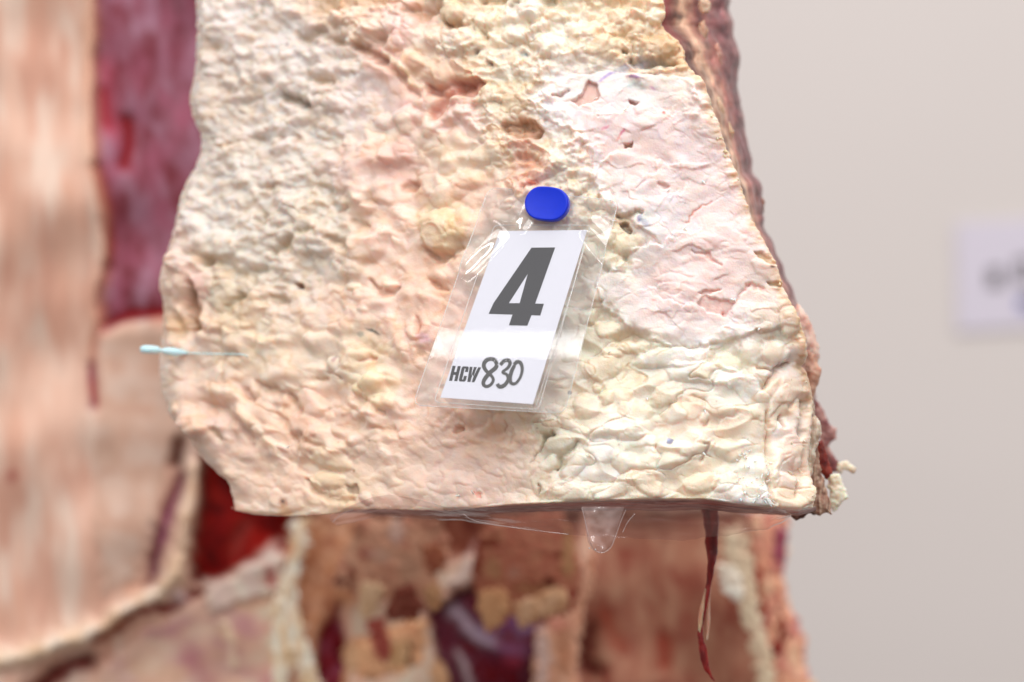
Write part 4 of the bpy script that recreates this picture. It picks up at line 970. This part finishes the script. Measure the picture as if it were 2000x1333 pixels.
def z5(x, y): return (800 + x / 2.72, 340 + y / 2.72)
def flat(name, polys, off, mat, parent):
    V = []; F = []
    for p in polys:
        A = np.array(p, float); v = T(A[:, 0], A[:, 1], off + 0 * A[:, 0]); b = len(V); V += v.tolist(); F.append(list(range(b, b + len(p))))
    o = link_mesh(name, V, F, mat, parent, smooth=False); return o
four = [[(648, 393), (774, 392), (732, 510), (628, 533), (528, 688), (448, 690)],          # built from convex bits that share edges
        ]
A4, B4 = (648, 393), (774, 392)
H1, H2, H3 = (628, 533), (585, 688), (528, 688)
polys4 = [[(648, 393), (774, 392), (628, 533)], [(774, 392), (668, 690), (585, 688), (628, 533)], [(648, 393), (628, 533), (528, 688), (446, 688)],
          [(446, 688), (528, 688), (585, 688), (668, 690), (714, 691), (695, 754), (420, 745)], [(547, 749), (648, 752.5), (626, 808), (528, 806)]]
flat('printed_number', [[z5(*p) for p in q] for q in polys4], 0.16 * MM, M_INK, tagroot)
O_, U_, V_ = np.array((229, 1020.)), np.array((152, 9.)), np.array((-19, 80.))
def lf(u, v): p = O_ + U_ * u + V_ * v; return z5(p[0], p[1])
Hl = [[(0, 0), (.11, 0), (.11, 1), (0, 1)], [(.11, .40), (.18, .40), (.18, .60), (.11, .60)], [(.18, 0), (.29, 0), (.29, 1), (.18, 1)]]
Cl = [[(.33, .10), (.37, 0), (.55, 0), (.58, .10), (.58, .14), (.44, .14), (.44, .86), (.33, .90)], [(.58, .14), (.58, .36), (.475, .36), (.475, .14)],
      [(.33, .90), (.44, .86), (.58, .86), (.58, .90), (.54, 1), (.37, 1)], [(.58, .86), (.475, .86), (.475, .62), (.58, .62)]]
Wl = [[(.60, 0), (.70, 0), (.725, .62), (.70, 1), (.64, 1)], [(.725, .62), (.75, 0), (.85, 0), (.81, .62), (.775, .62), (.79, 1), (.70, 1)][:3] + [(.81, .62), (.76, .50)], [(.81, .62), (.90, 0), (1.0, 0), (.89, 1), (.79, 1)], [(.725, .62), (.76, .5), (.745, 1), (.70, 1)]]
for nm, L in (('printed_letter', Hl), ('printed_letter', Cl), ('printed_letter', Wl)):
    flat(nm, [[lf(*p) for p in q] for q in L], 0.16 * MM, M_INK, tagroot)

def z8(x, y): return (680 + x / 3.602, 660 + y / 3.602)
def pen(name, pts, wd, off):
    A = np.array([z8(*p) for p in pts]); n = len(A); sub = 9; t = np.linspace(0, n - 1, (n - 1) * sub + 1); Q = []
    for tt in t:
        k = min(int(tt), n - 2); u = tt - k; p0, p1, p2, p3 = A[max(k - 1, 0)], A[k], A[k + 1], A[min(k + 2, n - 1)]
        Q.append(0.5 * ((2 * p1) + (-p0 + p2) * u + (2 * p0 - 5 * p1 + 4 * p2 - p3) * u * u + (-p0 + 3 * p1 - 3 * p2 + p3) * u ** 3))
    Q = np.array(Q); Tn = np.gradient(Q, axis=0); Tn /= np.linalg.norm(Tn, axis=1)[:, None] + 1e-9; N = np.stack([-Tn[:, 1], Tn[:, 0]], -1)
    w_ = wd * (0.85 + 0.15 * np.sin(np.linspace(0, 9, len(Q)))); o_ = off + np.linspace(0, 0.05 * MM, len(Q))
    a = Q + N * w_[:, None] / 2; b = Q - N * w_[:, None] / 2
    V = np.stack([T(a[:, 0], a[:, 1], o_), T(b[:, 0], b[:, 1], o_)], 1).reshape(-1, 3)
    F = np.array([[2 * i, 2 * i + 1, 2 * i + 3, 2 * i + 2] for i in range(len(Q) - 1)])
    return link_mesh(name, V, F, M_MARK, tagroot)
pen('handwritten_digit', [(1048, 192), (1032, 160), (1000, 150), (966, 168), (955, 200), (972, 234), (1002, 262), (1022, 296), (1004, 332), (972, 344), (952, 326), (962, 292), (1000, 246), (1036, 216), (1048, 192)], 8.4, 0.16 * MM)
pen('handwritten_digit', [(1072, 194), (1096, 166), (1126, 160), (1140, 182), (1124, 214), (1088, 244), (1118, 262), (1126, 298), (1100, 336), (1066, 346), (1050, 326)], 7.8, 0.20 * MM)
pen('handwritten_digit', [(1172, 196), (1152, 236), (1140, 286), (1150, 322), (1180, 322), (1212, 280), (1226, 222), (1214, 180), (1190, 172), (1168, 192)], 7.6, 0.24 * MM)

# ------------------------------------------------------------------ THE PIN
M_PIN = plain_mat('blue plastic', (0, 44, 202), 0.4, 0.3, mottled=0.08, mscale=500)
M_STEEL = plain_mat('steel', (180, 180, 184), 0.25, 0.5, Metallic=1.0)
pin = tag(empty('push_pin'), 'royal blue plastic push pin with flattened oval head, above the number 4', 'pin')
pc = np.array(P(1075, 404, float(tag_depth(1068, 398)))); npn = np.array(Vector((-0.30, -1, 0.17)).normalized())
ax = np.array((1.0, 0, -0.06)); ax -= npn * ax.dot(npn); ax /= np.linalg.norm(ax); az = np.cross(ax, npn); az = az if az[2] > 0 else -az
def pin_ring(sc_, off, n=64):
    th = np.linspace(0, 2 * np.pi, n, endpoint=False)
    x = 44 * np.cos(th); sn = np.sin(th); y = 37.5 * sn / (1 + (1.08 * np.abs(sn)) ** 9) ** (1 / 9)
    c, s_ = math.cos(-0.1), math.sin(-0.1); x, y = x * c - y * s_, x * s_ + y * c
    return pc[None] + sc_ * S * (x[:, None] * ax + y[:, None] * az) + off * npn
def loft(name, rings, mat, parent, cap0=True, cap1=True):
    n = len(rings[0]); V = np.concatenate(rings, 0); F = []
    for k in range(len(rings) - 1):
        for i in range(n):
            F.append([k * n + i, k * n + (i + 1) % n, (k + 1) * n + (i + 1) % n, (k + 1) * n + i])
    if cap0: F.append(list(range(n))[::-1])
    if cap1: F.append([(len(rings) - 1) * n + i for i in range(n)])
    return link_mesh(name, V, F, mat, parent)
rings = [pin_ring(0.30, 0.0006), pin_ring(0.34, 0.0015), pin_ring(0.9, 0.0020), pin_ring(0.97, 0.0023), pin_ring(1.0, 0.0029), pin_ring(1.0, 0.0056), pin_ring(0.985, 0.0061), pin_ring(0.95, 0.0063), pin_ring(0.9, 0.00625),
         pin_ring(0.6, 0.0060), pin_ring(0.2, 0.0059), pin_ring(0.02, 0.0059)]
loft('pin_head', rings, M_PIN, pin)
def circ(cx, r, off, n=12):
    th = np.linspace(0, 2 * np.pi, n, endpoint=False)
    return cx[None] + r * (np.cos(th)[:, None] * ax + np.sin(th)[:, None] * az) + off * npn
loft('pin_shank', [circ(pc, .0006, .0008), circ(pc, .0006, -.006), circ(pc, .0001, -.012)], M_STEEL, pin)

# ------------------------------------------------------------------ THE TAG FASTENER on the left
M_AQUA = plain_mat('pale blue plastic', (196, 232, 240), 0.4, 0.5, Subsurface_Weight=0.2)
fast = tag(empty('plastic_fastener'), 'thin pale blue plastic barb sticking out from the left edge of the fat', 'fastener')
def fd(x, y, e=0): return float(face_depth(np.array([float(x)]), np.array([float(y)]))[0]) - e * S
dL = fd(345, 690, 14)
cord('barb_end', [(274, 682, dL - .006, 4), (280, 682.5, dL - .006, 7.5), (296, 683, dL - .006, 8), (308, 684, dL - .005, 7), (316, 685, dL - .005, 2.6)], fast, M_AQUA, None, 311, rough=0.02)
cord('barb_collar', [(314, 685, dL - .005, 2.6), (326, 686, dL - .004, 7), (342, 688, dL - .003, 8), (354, 689, dL - .002, 6), (366, 690, dL - .001, 2.0)], fast, M_AQUA, None, 312, rough=0.02)
cord('filament', [(362, 690, dL - .001, 1.6), (400, 691, fd(400, 691, 20), 1.5), (440, 692, fd(440, 692, 18), 1.5), (476, 693, fd(476, 693, 12), 1.4), (486, 700, fd(486, 700, -4), 1.2)], fast, M_AQUA, None, 313, rough=0.0)

# ------------------------------------------------------------------ CLEAR FILM under the cut
film = tag(empty('plastic_film'), 'crumpled clear plastic film hanging along the bottom cut with one rounded drip-shaped tongue', 'film')
M_FILM = film_mat('clear film', tint=(0.93, 0.86, 0.85), haze=0.11, gloss_boost=1.4, rough=0.10, haze_rgb=(0.62, 0.42, 0.38), bump=0.6)
Xf = np.arange(645, 1546, 2.0); NV = 26
topf = interp(Xf, [(645, 1008), (680, 990), (725, 972), (760, 966), (820, 976), (870, 990), (960, 992), (1100, 986), (1300, 984), (1450, 990), (1510, 985), (1545, 1004)])
botf = interp(Xf, [(645, 1018), (660, 1026), (690, 1022), (740, 1008), (860, 1016), (900, 1018), (960, 1026), (1060, 1040), (1130, 1046), (1250, 1052), (1330, 1056), (1420, 1046), (1500, 1034), (1525, 1022), (1545, 1008)])
botf = botf + 2.5 * fbm(Xf / 40, Xf * 0, 171, 3)
rows = []
for v in np.linspace(0, 1, NV):
    Yv = topf + (botf - topf) * v
    dpt = base_depth(Xf, 1000 + 0 * Xf) - 4 + 70 * v * smooth(720, 900, Xf) + 7 * fbm(Xf / 130 + v * 1.2, v * 1.5 + 0 * Xf, 173, 2) + 4 * (1 - np.abs(fbm(Xf / 150 - v * 2, v * 2.5 + 0 * Xf, 176, 2)) * 3) * v
    rows.append(P3(Xf, Yv, (dpt - 2) * S))
strip_mesh('film_sheet', rows, film, M_FILM, None)
M_TONGUE = film_mat('clear film tongue', tint=(0.90, 0.82, 0.80), haze=0.24, gloss_boost=1.8, rough=0.12, haze_rgb=(0.66, 0.50, 0.47), bump=0.5)
# tongue of film
rows = []
for v in np.linspace(0, 1, 24):
    half = float(interp(v, [(0, 42), (.2, 37), (.5, 31), (.75, 26), (.9, 18), (.97, 10), (1, 3)])); cx = 1178 - 6 * v
    xs_ = cx + half * np.linspace(-1, 1, 24)
    Yv = 990 + 90 * v + 0 * xs_
    dpt = base_depth(xs_, 1000 + 0 * xs_) - 10 - 9 * np.sqrt(np.clip(1 - np.linspace(-1, 1, 24) ** 2, 0, 1)) - 5 * fbm(xs_ / 20, Yv / 30, 178, 2)
    rows.append(P3(xs_, Yv, dpt * S))
strip_mesh('film_tongue', rows, film, M_TONGUE, None)
M_CREASE = film_mat('film crease', tint=(1, .95, .94), haze=0.35, gloss_boost=3.0, rough=0.2, haze_rgb=(0.95, 0.82, 0.8))
def fdp(x, e): return float(base_depth(np.array([float(x)]), np.array([1000.]))[0] - e) * S
edge_pts = [(1136, 992), (1141, 1010), (1147, 1036), (1153, 1060), (1160, 1072), (1170, 1079), (1182, 1078), (1194, 1068), (1203, 1046), (1212, 1020), (1222, 996)]
cord('film_edge', [(x, y, fdp(x, 16), .5) for x, y in edge_pts], film, M_CREASE, None, 320, 6, 6, 0.1)
for pts in ([(905, 1004), (930, 1018), (1000, 1030), (1110, 1044)], [(650, 1020), (668, 1004), (690, 996)], [(1216, 1040), (1226, 1020), (1240, 1004)]):
    cord('film_edge', [(x, y, fdp(x, 8), .5) for x, y in pts], film, M_CREASE, None, 330, 5, 8, 0.9)
for k, (x, y, r) in enumerate([(1151, 1071, 1.6), (1163, 1073, 1.5), (1156, 1062, .9), (1168, 1066, .8), (1174, 1068, .8), (1161, 1060, .7)]):
    cord('water_bead', [(x - r, y, fdp(x, 20), .1), (x - r * .6, y, fdp(x, 20), r * .9), (x, y, fdp(x, 20), r), (x + r * .6, y, fdp(x, 20), r * .9), (x + r, y, fdp(x, 20), .1)], film, film_mat('water', haze=.3, gloss_boost=6, rough=.02) if k == 0 else bpy.data.materials['water'], None, 340, 8, 3, 0.0)

# ------------------------------------------------------------------ THE CARCASS BEHIND
backc = tag(empty('beef_carcass'), 'blurred beef side hanging behind, pink fat, purple lean and a ribbed cavity', 'meat')
ZB = 0.34
gx = np.arange(-170, 1500, 5.0); gy = np.arange(-150, 1500, 5.0)
X, Y = np.meshgrid(gx, gy)
Xr_ = interp(Y, [(-200, 1180), (880, 1180), (1010, 1478), (1500, 1490)])
X = np.where(X > 900, 900 + (X - 900) * (Xr_ - 900) / (1495.0 - 900), X)
lowr = smooth(950, 1060, Y); wX = X + 9 * fbm(X / 120, Y / 120, 401, 2) + 7 * lowr * fbm(X / 20, Y / 20, 402, 3); wY = Y + 12 * fbm(X / 90, Y / 90, 403, 2) + 7 * lowr * fbm(X / 20, Y / 20, 404, 3)
HB = 40 * fbm(X / 300, Y / 300, 405, 2) + 6 * fbm(X / 110, Y / 260, 407, 2)
CB = blend_cols([(222, 182, 162), (214, 166, 144), (224, 200, 184), (206, 156, 136)], X, Y, 410, 70, (0.8, 3.2))
def paint(poly, cols_, h, soft=8, seed=0, sc_=40, stretch=(1, 1), amt=1.0):
    global CB, HB
    s_ = poly_sd(wX, wY, poly); k = smooth(-soft, soft, s_)
    c = blend_cols(cols_, X, Y, 420 + seed, sc_, stretch)
    CB = CB * (1 - k[..., None] * amt) + c * k[..., None] * amt; HB = HB + h * k
def line(pts, w_, cols_, h, seed=0, amt=1.0):
    global CB, HB
    d, _, t = seg_dist(wX, wY, pts); k = np.exp(-(d / w_) ** 2)
    c = blend_cols(cols_, X, Y, 460 + seed, 40)
    CB = CB * (1 - k[..., None] * amt) + c * k[..., None] * amt; HB = HB + h * k
MAUVE = [(150, 98, 116), (162, 120, 138), (128, 64, 76), (116, 48, 56), (156, 88, 108)]
DARKR = [(128, 10, 8), (92, 8, 8), (158, 34, 28)]
TANF = [(206, 160, 128), (190, 138, 108), (220, 184, 156)]
paint([(186, -160), (420, -160), (420, 300), (400, 620), (330, 612), (250, 628), (200, 650), (190, 600), (206, 500), (190, 380), (182, 330), (188, 150)], MAUVE, -26, 7, 1, 50, (0.9, 1.8))
line([(204, 120), (206, 200), (214, 245)], 22, [(176, 84, 104)], -4, 2, .7); line([(250, 240), (254, 290), (246, 320)], 17, [(128, 16, 18)], -12, 3, .95); line([(206, 180), (208, 240)], 14, [(150, 24, 34)], -6, 40, .8)
line([(186, -100), (188, 120), (186, 330)], 9, [(140, 40, 48)], -6, 41, .7); line([(186, 330), (204, 400), (214, 470), (208, 520)], 15, [(136, 16, 20)], -12, 4); line([(205, 520), (196, 620), (184, 700), (178, 790)], 12, [(150, 44, 50), (130, 40, 66)], -10, 5)
line([(205, 630), (270, 606), (320, 606), (420, 600)], 11, [(140, 24, 26)], -8, 6); line([(24, 930), (28, 932)], 12, [(170, 96, 86)], 0, 7, .8)
line([(176, -100), (178, 200), (178, 330), (200, 430), (196, 560), (180, 700)], 14, [(236, 190, 160)], 10, 8, .5)
paint([(196, 660), (420, 620), (380, 880), (330, 900), (300, 1010), (262, 1120), (200, 1160), (180, 900), (190, 780)], [(208, 172, 152), (200, 160, 140), (212, 184, 168)], 6, 14, 9, 70)
line([(352, 870), (346, 900)], 16, [(90, 44, 34)], -20, 10); line([(356, 936), (330, 1000), (304, 1080), (290, 1140)], 14, [(130, 56, 84), (110, 40, 60), (150, 84, 110)], -26, 11)
paint([(396, 880), (470, 930), (560, 980), (620, 1010), (560, 1060), (520, 1090), (470, 1110), (410, 1130), (370, 1140), (366, 1090), (380, 1020), (396, 960)], DARKR, -70, 9, 12, 40)
line([(480, 1020), (460, 1080)], 12, [(150, 66, 60)], -10, 13, .6)
line([(384, 920), (366, 1000), (356, 1080), (330, 1140)], 17, [(228, 192, 162), (236, 206, 180)], 26, 14)
line([(340, 1120), (280, 1180), (200, 1230), (100, 1262), (-20, 1290), (-160, 1310)], 22, [(236, 208, 180), (226, 192, 160), (240, 222, 204)], 34, 15)
line([(400, 1150), (350, 1180), (300, 1186), (260, 1210)], 9, [(120, 20, 16), (150, 50, 40)], -16, 16); line([(340, 1160), (350, 1170)], 11, [(238, 216, 216)], 16, 17)
line([(250, 1220), (190, 1250)], 12, [(150, 84, 64)], -18, 18); line([(176, 1296), (120, 1320), (60, 1350)], 20, [(120, 24, 18), (90, 16, 12)], -30, 19)
paint([(560, 1090), (540, 1200), (560, 1360), (480, 1500), (120, 1500), (180, 1330), (280, 1240), (380, 1180), (430, 1130), (500, 1110)], [(206, 166, 140), (216, 176, 156), (190, 140, 140), (222, 196, 176)], 8, 10, 20, 60, (1.4, .8))
paint([(392, 1130), (470, 1114), (530, 1060), (560, 1030), (560, 1150), (470, 1180), (410, 1200)], [(226, 206, 190), (206, 180, 168), (216, 190, 180)], 14, 10, 21, 30)
line([(370, 1270), (400, 1330)], 26, [(170, 100, 112)], 0, 22, .6); line([(440, 1220), (456, 1300)], 7, [(240, 214, 184)], 8, 23, .7)
line([(552, 1010), (556, 1050), (548, 1070)], 12, [(130, 8, 10)], -14, 24); line([(530, 1124), (534, 1134)], 13, [(140, 30, 40)], -12, 25)
# lower middle; the first two fills are darkened to paint in gap shade
paint([(560, 1010), (720, 1010), (700, 1180), (640, 1210), (620, 1260), (560, 1300), (556, 1150)], [(186, 132, 98), (160, 104, 78), (204, 160, 130)], 4, 8, 26, 30)
paint([(720, 1000), (1140, 1000), (1120, 1090), (920, 1090), (880, 1090), (760, 1110)], [(132, 76, 60), (104, 50, 40), (156, 100, 80)], -14, 9, 27, 30)
paint([(610, 1290), (624, 1230), (664, 1184), (676, 1240), (668, 1500), (610, 1500)], [(120, 16, 20), (90, 12, 18), (130, 64, 84)], -26, 8, 28, 26)
paint([(850, 1500), (846, 1260), (836, 1200), (900, 1150), (920, 1130), (1000, 1180), (1080, 1180), (1060, 1240), (1044, 1500)], [(84, 42, 60), (84, 16, 26), (116, 76, 96), (70, 8, 14), (110, 10, 18), (50, 22, 34)], -30, 8, 29, 13)
for pts_, w_, c_, h_, q_ in (([(850, 1206), (880, 1232), (870, 1260)], 14, (96, 40, 56), -4, 0), ([(872, 1190), (884, 1160), (910, 1146)], 11, (58, 20, 30), -8, 1), ([(884, 1196), (918, 1222), (956, 1248), (968, 1252)], 13, (188, 178, 196), 2, 2),
        ([(960, 1226), (986, 1208), (1010, 1216)], 15, (126, 84, 130), 2, 3), ([(1020, 1232), (1040, 1228)], 12, (140, 120, 160), 2, 4), ([(904, 1254), (922, 1266)], 9, (96, 8, 12), -6, 5), ([(866, 1290), (880, 1330)], 16, (104, 60, 72), 0, 6), ([(892, 1278), (906, 1320), (916, 1345)], 7, (206, 190, 196), 5, 7),
        ([(946, 1306), (990, 1320), (1010, 1370)], 26, (104, 6, 14), -5, 8), ([(980, 1262), (1024, 1280)], 14, (130, 84, 118), 2, 9), ([(950, 1276), (970, 1290)], 10, (84, 30, 50), -4, 10), ([(1000, 1296), (1014, 1300)], 12, (150, 50, 70), 2, 11)):
    line(pts_, w_, [c_], h_, 500 + q_, .65)
paint([(900, 1110), (920, 1080), (930, 1060), (920, 1120), (880, 1150), (870, 1140)], [(226, 194, 186), (216, 176, 168)], 6, 8, 33)
paint([(1150, 1000), (1500, 1000), (1500, 1500), (1130, 1500), (1128, 1300), (1140, 1180), (1160, 1080)], [(152, 106, 86), (140, 88, 72), (162, 122, 100), (128, 68, 56)], -14, 9, 34, 46, (0.9, 1.6))
line([(1150, 1240), (1140, 1290), (1160, 1310)], 22, [(84, 28, 24)], -22, 35, .9); line([(1300, 1250), (1290, 1300)], 16, [(130, 44, 32)], -6, 36, .8); line([(1180, 1200), (1200, 1250)], 18, [(140, 62, 46)], -4, 37, .7)
CB = np.clip((CB * 1.0 + 0.0) * (1 + 0.45 * smooth(980, 1060, Y) * smooth(380, 560, X))[..., None], 0.008, 0.85)  # lower carcass brightened in colour to offset the front quarter's shadow
CB = CB * (1 + 0.06 * fbm(X / 30, Y / 90, 499, 2))[..., None]
CB = np.clip(CB, 0.006, 0.85)
dB = ZB - HB * S * 1.3 - 0.03 * smooth(900, 100, X)
V = P3(X, Y, dB); n, m = X.shape; idx = np.arange(n * m).reshape(n, m)
F = np.stack([idx[:-1, :-1], idx[1:, :-1], idx[1:, 1:], idx[:-1, 1:]], -1).reshape(-1, 4)
link_mesh('carcass_wall', V.reshape(-1, 3), F, M_BACK, backc, CB.reshape(-1, 3))

# separate pieces standing off the carcass wall
def marked(X, Y, Cc, marks, seed):
    qx = X + 9 * fbm(X / 22, Y / 22, seed + 60, 3); qy = Y + 9 * fbm(X / 22, Y / 22, seed + 61, 3)
    for (x, y, rx, ry, c, a) in marks:
        k_ = a * smooth(1.35, 0.65, np.sqrt(((qx - x) / rx) ** 2 + ((qy - y) / ry) ** 2))[..., None]
        Cc = Cc * (1 - k_) + lin(c) * k_
    return Cc
def bp(nm, poly, dpt, th, pal, seed, **k):
    k.setdefault("wob", 10); dpt += 0.05; m_ = k.pop("marks", None)
    if m_: k['colfn'] = lambda X, Y, Cc: marked(X, Y, Cc, m_, seed)
    return pillow(nm, poly, dpt, th, [tuple(min(255, int(v * 1.13 + 3)) for v in c_) for c_ in pal], backc, M_BACK, 2.5, 4, seed, **k)
bp('fat_strand', [(545, 1140), (570, 1070), (560, 1020), (600, 1010), (606, 1060), (590, 1110), (580, 1180), (606, 1260), (626, 1330), (640, 1480), (600, 1480), (596, 1360), (572, 1290), (556, 1360), (540, 1480), (505, 1480), (534, 1340), (528, 1240), (530, 1180)], .27, 16, [(238, 226, 210), (226, 206, 184), (216, 184, 140)], 501, sc_=26, stretch=(.6, 2))
bp('rib', [(676, 1180), (690, 1200), (700, 1230), (820, 1210), (838, 1200), (832, 1270), (870, 1300), (880, 1350), (876, 1500), (664, 1500), (668, 1320), (674, 1250)], .29, 30, [(212, 162, 124), (198, 142, 108), (220, 178, 136)], 503, sc_=34, marks=[(740, 1240, 18, 46, (166, 70, 64), .85), (772, 1276, 20, 28, (206, 166, 128), .8), (800, 1276, 9, 26, (110, 50, 26), .9), (684, 1290, 12, 40, (226, 190, 152), .7), (760, 1324, 60, 8, (150, 92, 64), .7), (850, 1310, 24, 40, (222, 176, 136), .7)])
bp('cartilage', [(650, 1130), (700, 1010), (860, 1010), (880, 1060), (872, 1110), (856, 1125), (868, 1160), (856, 1170), (800, 1190), (752, 1176), (720, 1190), (700, 1180), (690, 1160), (660, 1150)], .24, 22, [(196, 146, 118), (210, 166, 138), (182, 124, 104), (200, 156, 130)], 505, sc_=26, marks=[(718, 1082, 16, 12, (178, 96, 80), .8), (776, 1036, 14, 26, (222, 190, 176), .8), (742, 1086, 22, 16, (214, 176, 156), .7), (800, 1110, 22, 30, (212, 172, 144), .7), (664, 1134, 12, 10, (120, 56, 44), .9), (686, 1128, 6, 24, (136, 66, 50), .9), (846, 1020, 40, 20, (150, 96, 76), .7), (700, 1040, 12, 30, (160, 104, 80), .6), (880, 1030, 30, 20, (176, 128, 104), .6)])
bp('fat_lump', [(702, 1138), (745, 1134), (752, 1150), (738, 1190), (716, 1216), (702, 1200)], .215, 10, [(214, 182, 148), (206, 170, 134)], 507)
bp('lean_patch', [(756, 1180), (776, 1150), (800, 1140), (822, 1160), (832, 1190), (812, 1212), (772, 1214), (752, 1204)], .212, 7, [(120, 62, 50), (104, 46, 34), (140, 84, 70)], 509, sc_=16)
bp('fat_lump', [(826, 1140), (850, 1134), (868, 1156), (858, 1190), (836, 1200), (828, 1170)], .214, 8, [(188, 146, 108), (172, 124, 88)], 511)
bp('cartilage', [(820, 1060), (844, 1058), (864, 1068), (874, 1094), (862, 1118), (844, 1124), (826, 1104)], .215, 9, [(160, 92, 70), (180, 120, 90), (140, 76, 56)], 513, sc_=12)
bp('lean_patch', [(716, 1216), (752, 1206), (760, 1250), (764, 1290), (746, 1300), (730, 1260)], .25, 8, [(156, 76, 66), (166, 84, 74)], 515)
bp('fat_lump', [(770, 1250), (794, 1256), (800, 1280), (780, 1310), (762, 1300), (764, 1270)], .25, 9, [(214, 176, 134), (196, 150, 104)], 516)
bp('cartilage', [(930, 1060), (960, 1010), (1100, 1000), (1130, 1080), (1142, 1110), (1130, 1170), (1112, 1200), (1080, 1210), (1020, 1222), (1000, 1200), (970, 1232), (948, 1228), (930, 1180), (922, 1120)], .24, 22, [(172, 108, 88), (160, 92, 74), (184, 132, 104), (176, 112, 92)], 517, sc_=22, marks=[(932, 1090, 9, 40, (130, 44, 30), .9), (960, 1060, 30, 8, (126, 44, 28), .8), (1092, 1084, 9, 8, (108, 20, 14), .95), (962, 1112, 16, 22, (196, 150, 112), .8), (1004, 1120, 12, 14, (200, 150, 130), .8), (1060, 1136, 40, 6, (120, 56, 38), .8), (1110, 1080, 12, 50, (196, 152, 108), .8), (1118, 1180, 14, 26, (160, 60, 54), .8), (1074, 1140, 8, 8, (90, 34, 24), .8), (1040, 1150, 40, 8, (190, 144, 104), .7)])
bp('fat_lump', [(932, 1160), (960, 1144), (986, 1150), (1000, 1190), (976, 1224), (952, 1234), (940, 1210), (928, 1184)], .213, 10, [(206, 160, 118), (196, 146, 106)], 519)
bp('fat_lump', [(1004, 1180), (1030, 1166), (1080, 1148), (1104, 1150), (1114, 1170), (1104, 1196), (1060, 1210), (1024, 1226), (1008, 1214)], .21, 12, [(208, 166, 128), (196, 148, 112), (212, 174, 140)], 521)
bp('rib', [(1044, 1226), (1080, 1206), (1120, 1190), (1136, 1140), (1148, 1090), (1166, 1060), (1160, 1120), (1144, 1190), (1130, 1260), (1130, 1500), (1036, 1500), (1038, 1330)], .28, 20, [(206, 156, 128), (196, 136, 108), (214, 170, 146)], 523, sc_=24, stretch=(.5, 3), marks=[(1060, 1290, 12, 70, (236, 206, 196), .9), (1090, 1220, 20, 16, (206, 130, 116), .7), (1100, 1270, 16, 50, (196, 132, 98), .7)])
bp('tendon', [(1408, 1030), (1452, 1020), (1470, 1090), (1478, 1150), (1486, 1200), (1510, 1290), (1522, 1500), (1486, 1500), (1478, 1330), (1458, 1230), (1440, 1180), (1412, 1110)], .26, 12, [(206, 190, 164), (196, 176, 148), (190, 160, 136)], 525, sc_=30, stretch=(.5, 3))
bp('fat_lump', [(1402, 1098), (1432, 1104), (1448, 1130), (1456, 1170), (1440, 1176), (1416, 1160), (1404, 1130)], .235, 10, [(226, 218, 206), (214, 200, 182)], 527)
bp('carcass_edge', [(1452, 1000), (1536, 1000), (1540, 1080), (1528, 1110), (1540, 1170), (1562, 1220), (1576, 1260), (1570, 1290), (1590, 1340), (1600, 1500), (1500, 1500), (1496, 1330), (1480, 1230), (1470, 1150), (1460, 1080)], .30, 26, [(214, 160, 130), (200, 132, 108), (176, 96, 96), (232, 190, 156)], 529, sc_=30, stretch=(.6, 2.2))
bp('lean_patch', [(1520, 1140), (1530, 1190), (1538, 1240), (1526, 1276), (1508, 1280), (1504, 1262), (1520, 1244), (1518, 1190)], .268, 6, [(120, 12, 14), (104, 10, 12)], 531)
bp('lean_patch', [(1516, 1020), (1534, 1020), (1538, 1060), (1532, 1100), (1518, 1110), (1510, 1080)], .270, 6, [(150, 76, 96), (130, 60, 70)], 533)
bp('lean_patch', [(1474, 1100), (1490, 1110), (1492, 1150), (1500, 1220), (1484, 1200), (1474, 1150)], .268, 6, [(150, 66, 54), (140, 76, 56)], 535)

# ------------------------------------------------------------------ THE ROOM
M_WALL = plain_mat('painted wall', (214, 206, 203), 0.8, 0.2, mottled=0.02, mscale=3)
ZW = 1.3
wv = [(-3, ZW, CZ - 1.5), (4, ZW, CZ - 1.5), (4, ZW, CZ + 2.2), (-3, ZW, CZ + 2.2), (-3, ZW + .1, CZ - 1.5), (4, ZW + .1, CZ - 1.5), (4, ZW + .1, CZ + 2.2), (-3, ZW + .1, CZ + 2.2)]
tag(link_mesh('wall', wv, [[0, 1, 2, 3], [7, 6, 5, 4], [0, 4, 5, 1], [1, 5, 6, 2], [2, 6, 7, 3], [3, 7, 4, 0]], M_WALL, smooth=False), kind='structure')
M_NOTE = plain_mat('note paper', (212, 205, 218), 0.7, 0.2)
M_GREY = plain_mat('note ink', (96, 90, 92), 0.7, 0.2); M_BLUE = plain_mat('note blue ink', (70, 90, 190), 0.7, 0.2)
note = tag(empty('wall_notice'), 'out of focus white paper notice on the wall at the right edge', 'notice')
def slab_at(name, pts, y, th, mat, parent):
    V = [P(x, yy, y) for x, yy in pts] + [P(x, yy, y + th) for x, yy in pts]; n = len(pts)
    F = [list(range(n))[::-1], list(range(n, 2 * n))] + [[i, (i + 1) % n, (i + 1) % n + n, i + n] for i in range(n)]
    return link_mesh(name, V, F, mat, parent, smooth=False)
slab_at('paper', [(1866, 436), (2160, 420), (2164, 632), (1868, 648)], ZW - .003, .002, M_NOTE, note)
def glyph(x, y, w_, h_, mat, bar=0.34):
    pts = [(x, y), (x + w_, y), (x + w_, y + h_), (x, y + h_)]
    b = bar * w_; inn = [(x + b, y + b), (x + w_ - b, y + b), (x + w_ - b, y + h_ - b), (x + b, y + h_ - b)]
    V = [P(px, py, ZW - .004) for px, py in pts + inn]
    return link_mesh('printed_mark', V, [[0, 1, 5, 4], [1, 2, 6, 5], [2, 3, 7, 6], [3, 0, 4, 7]], mat, note, smooth=False)
glyph(1930, 525, 28, 36, M_GREY, .45); glyph(1984, 505, 30, 50, M_GREY); glyph(2034, 505, 30, 50, M_GREY); glyph(1990, 582, 60, 22, M_BLUE)
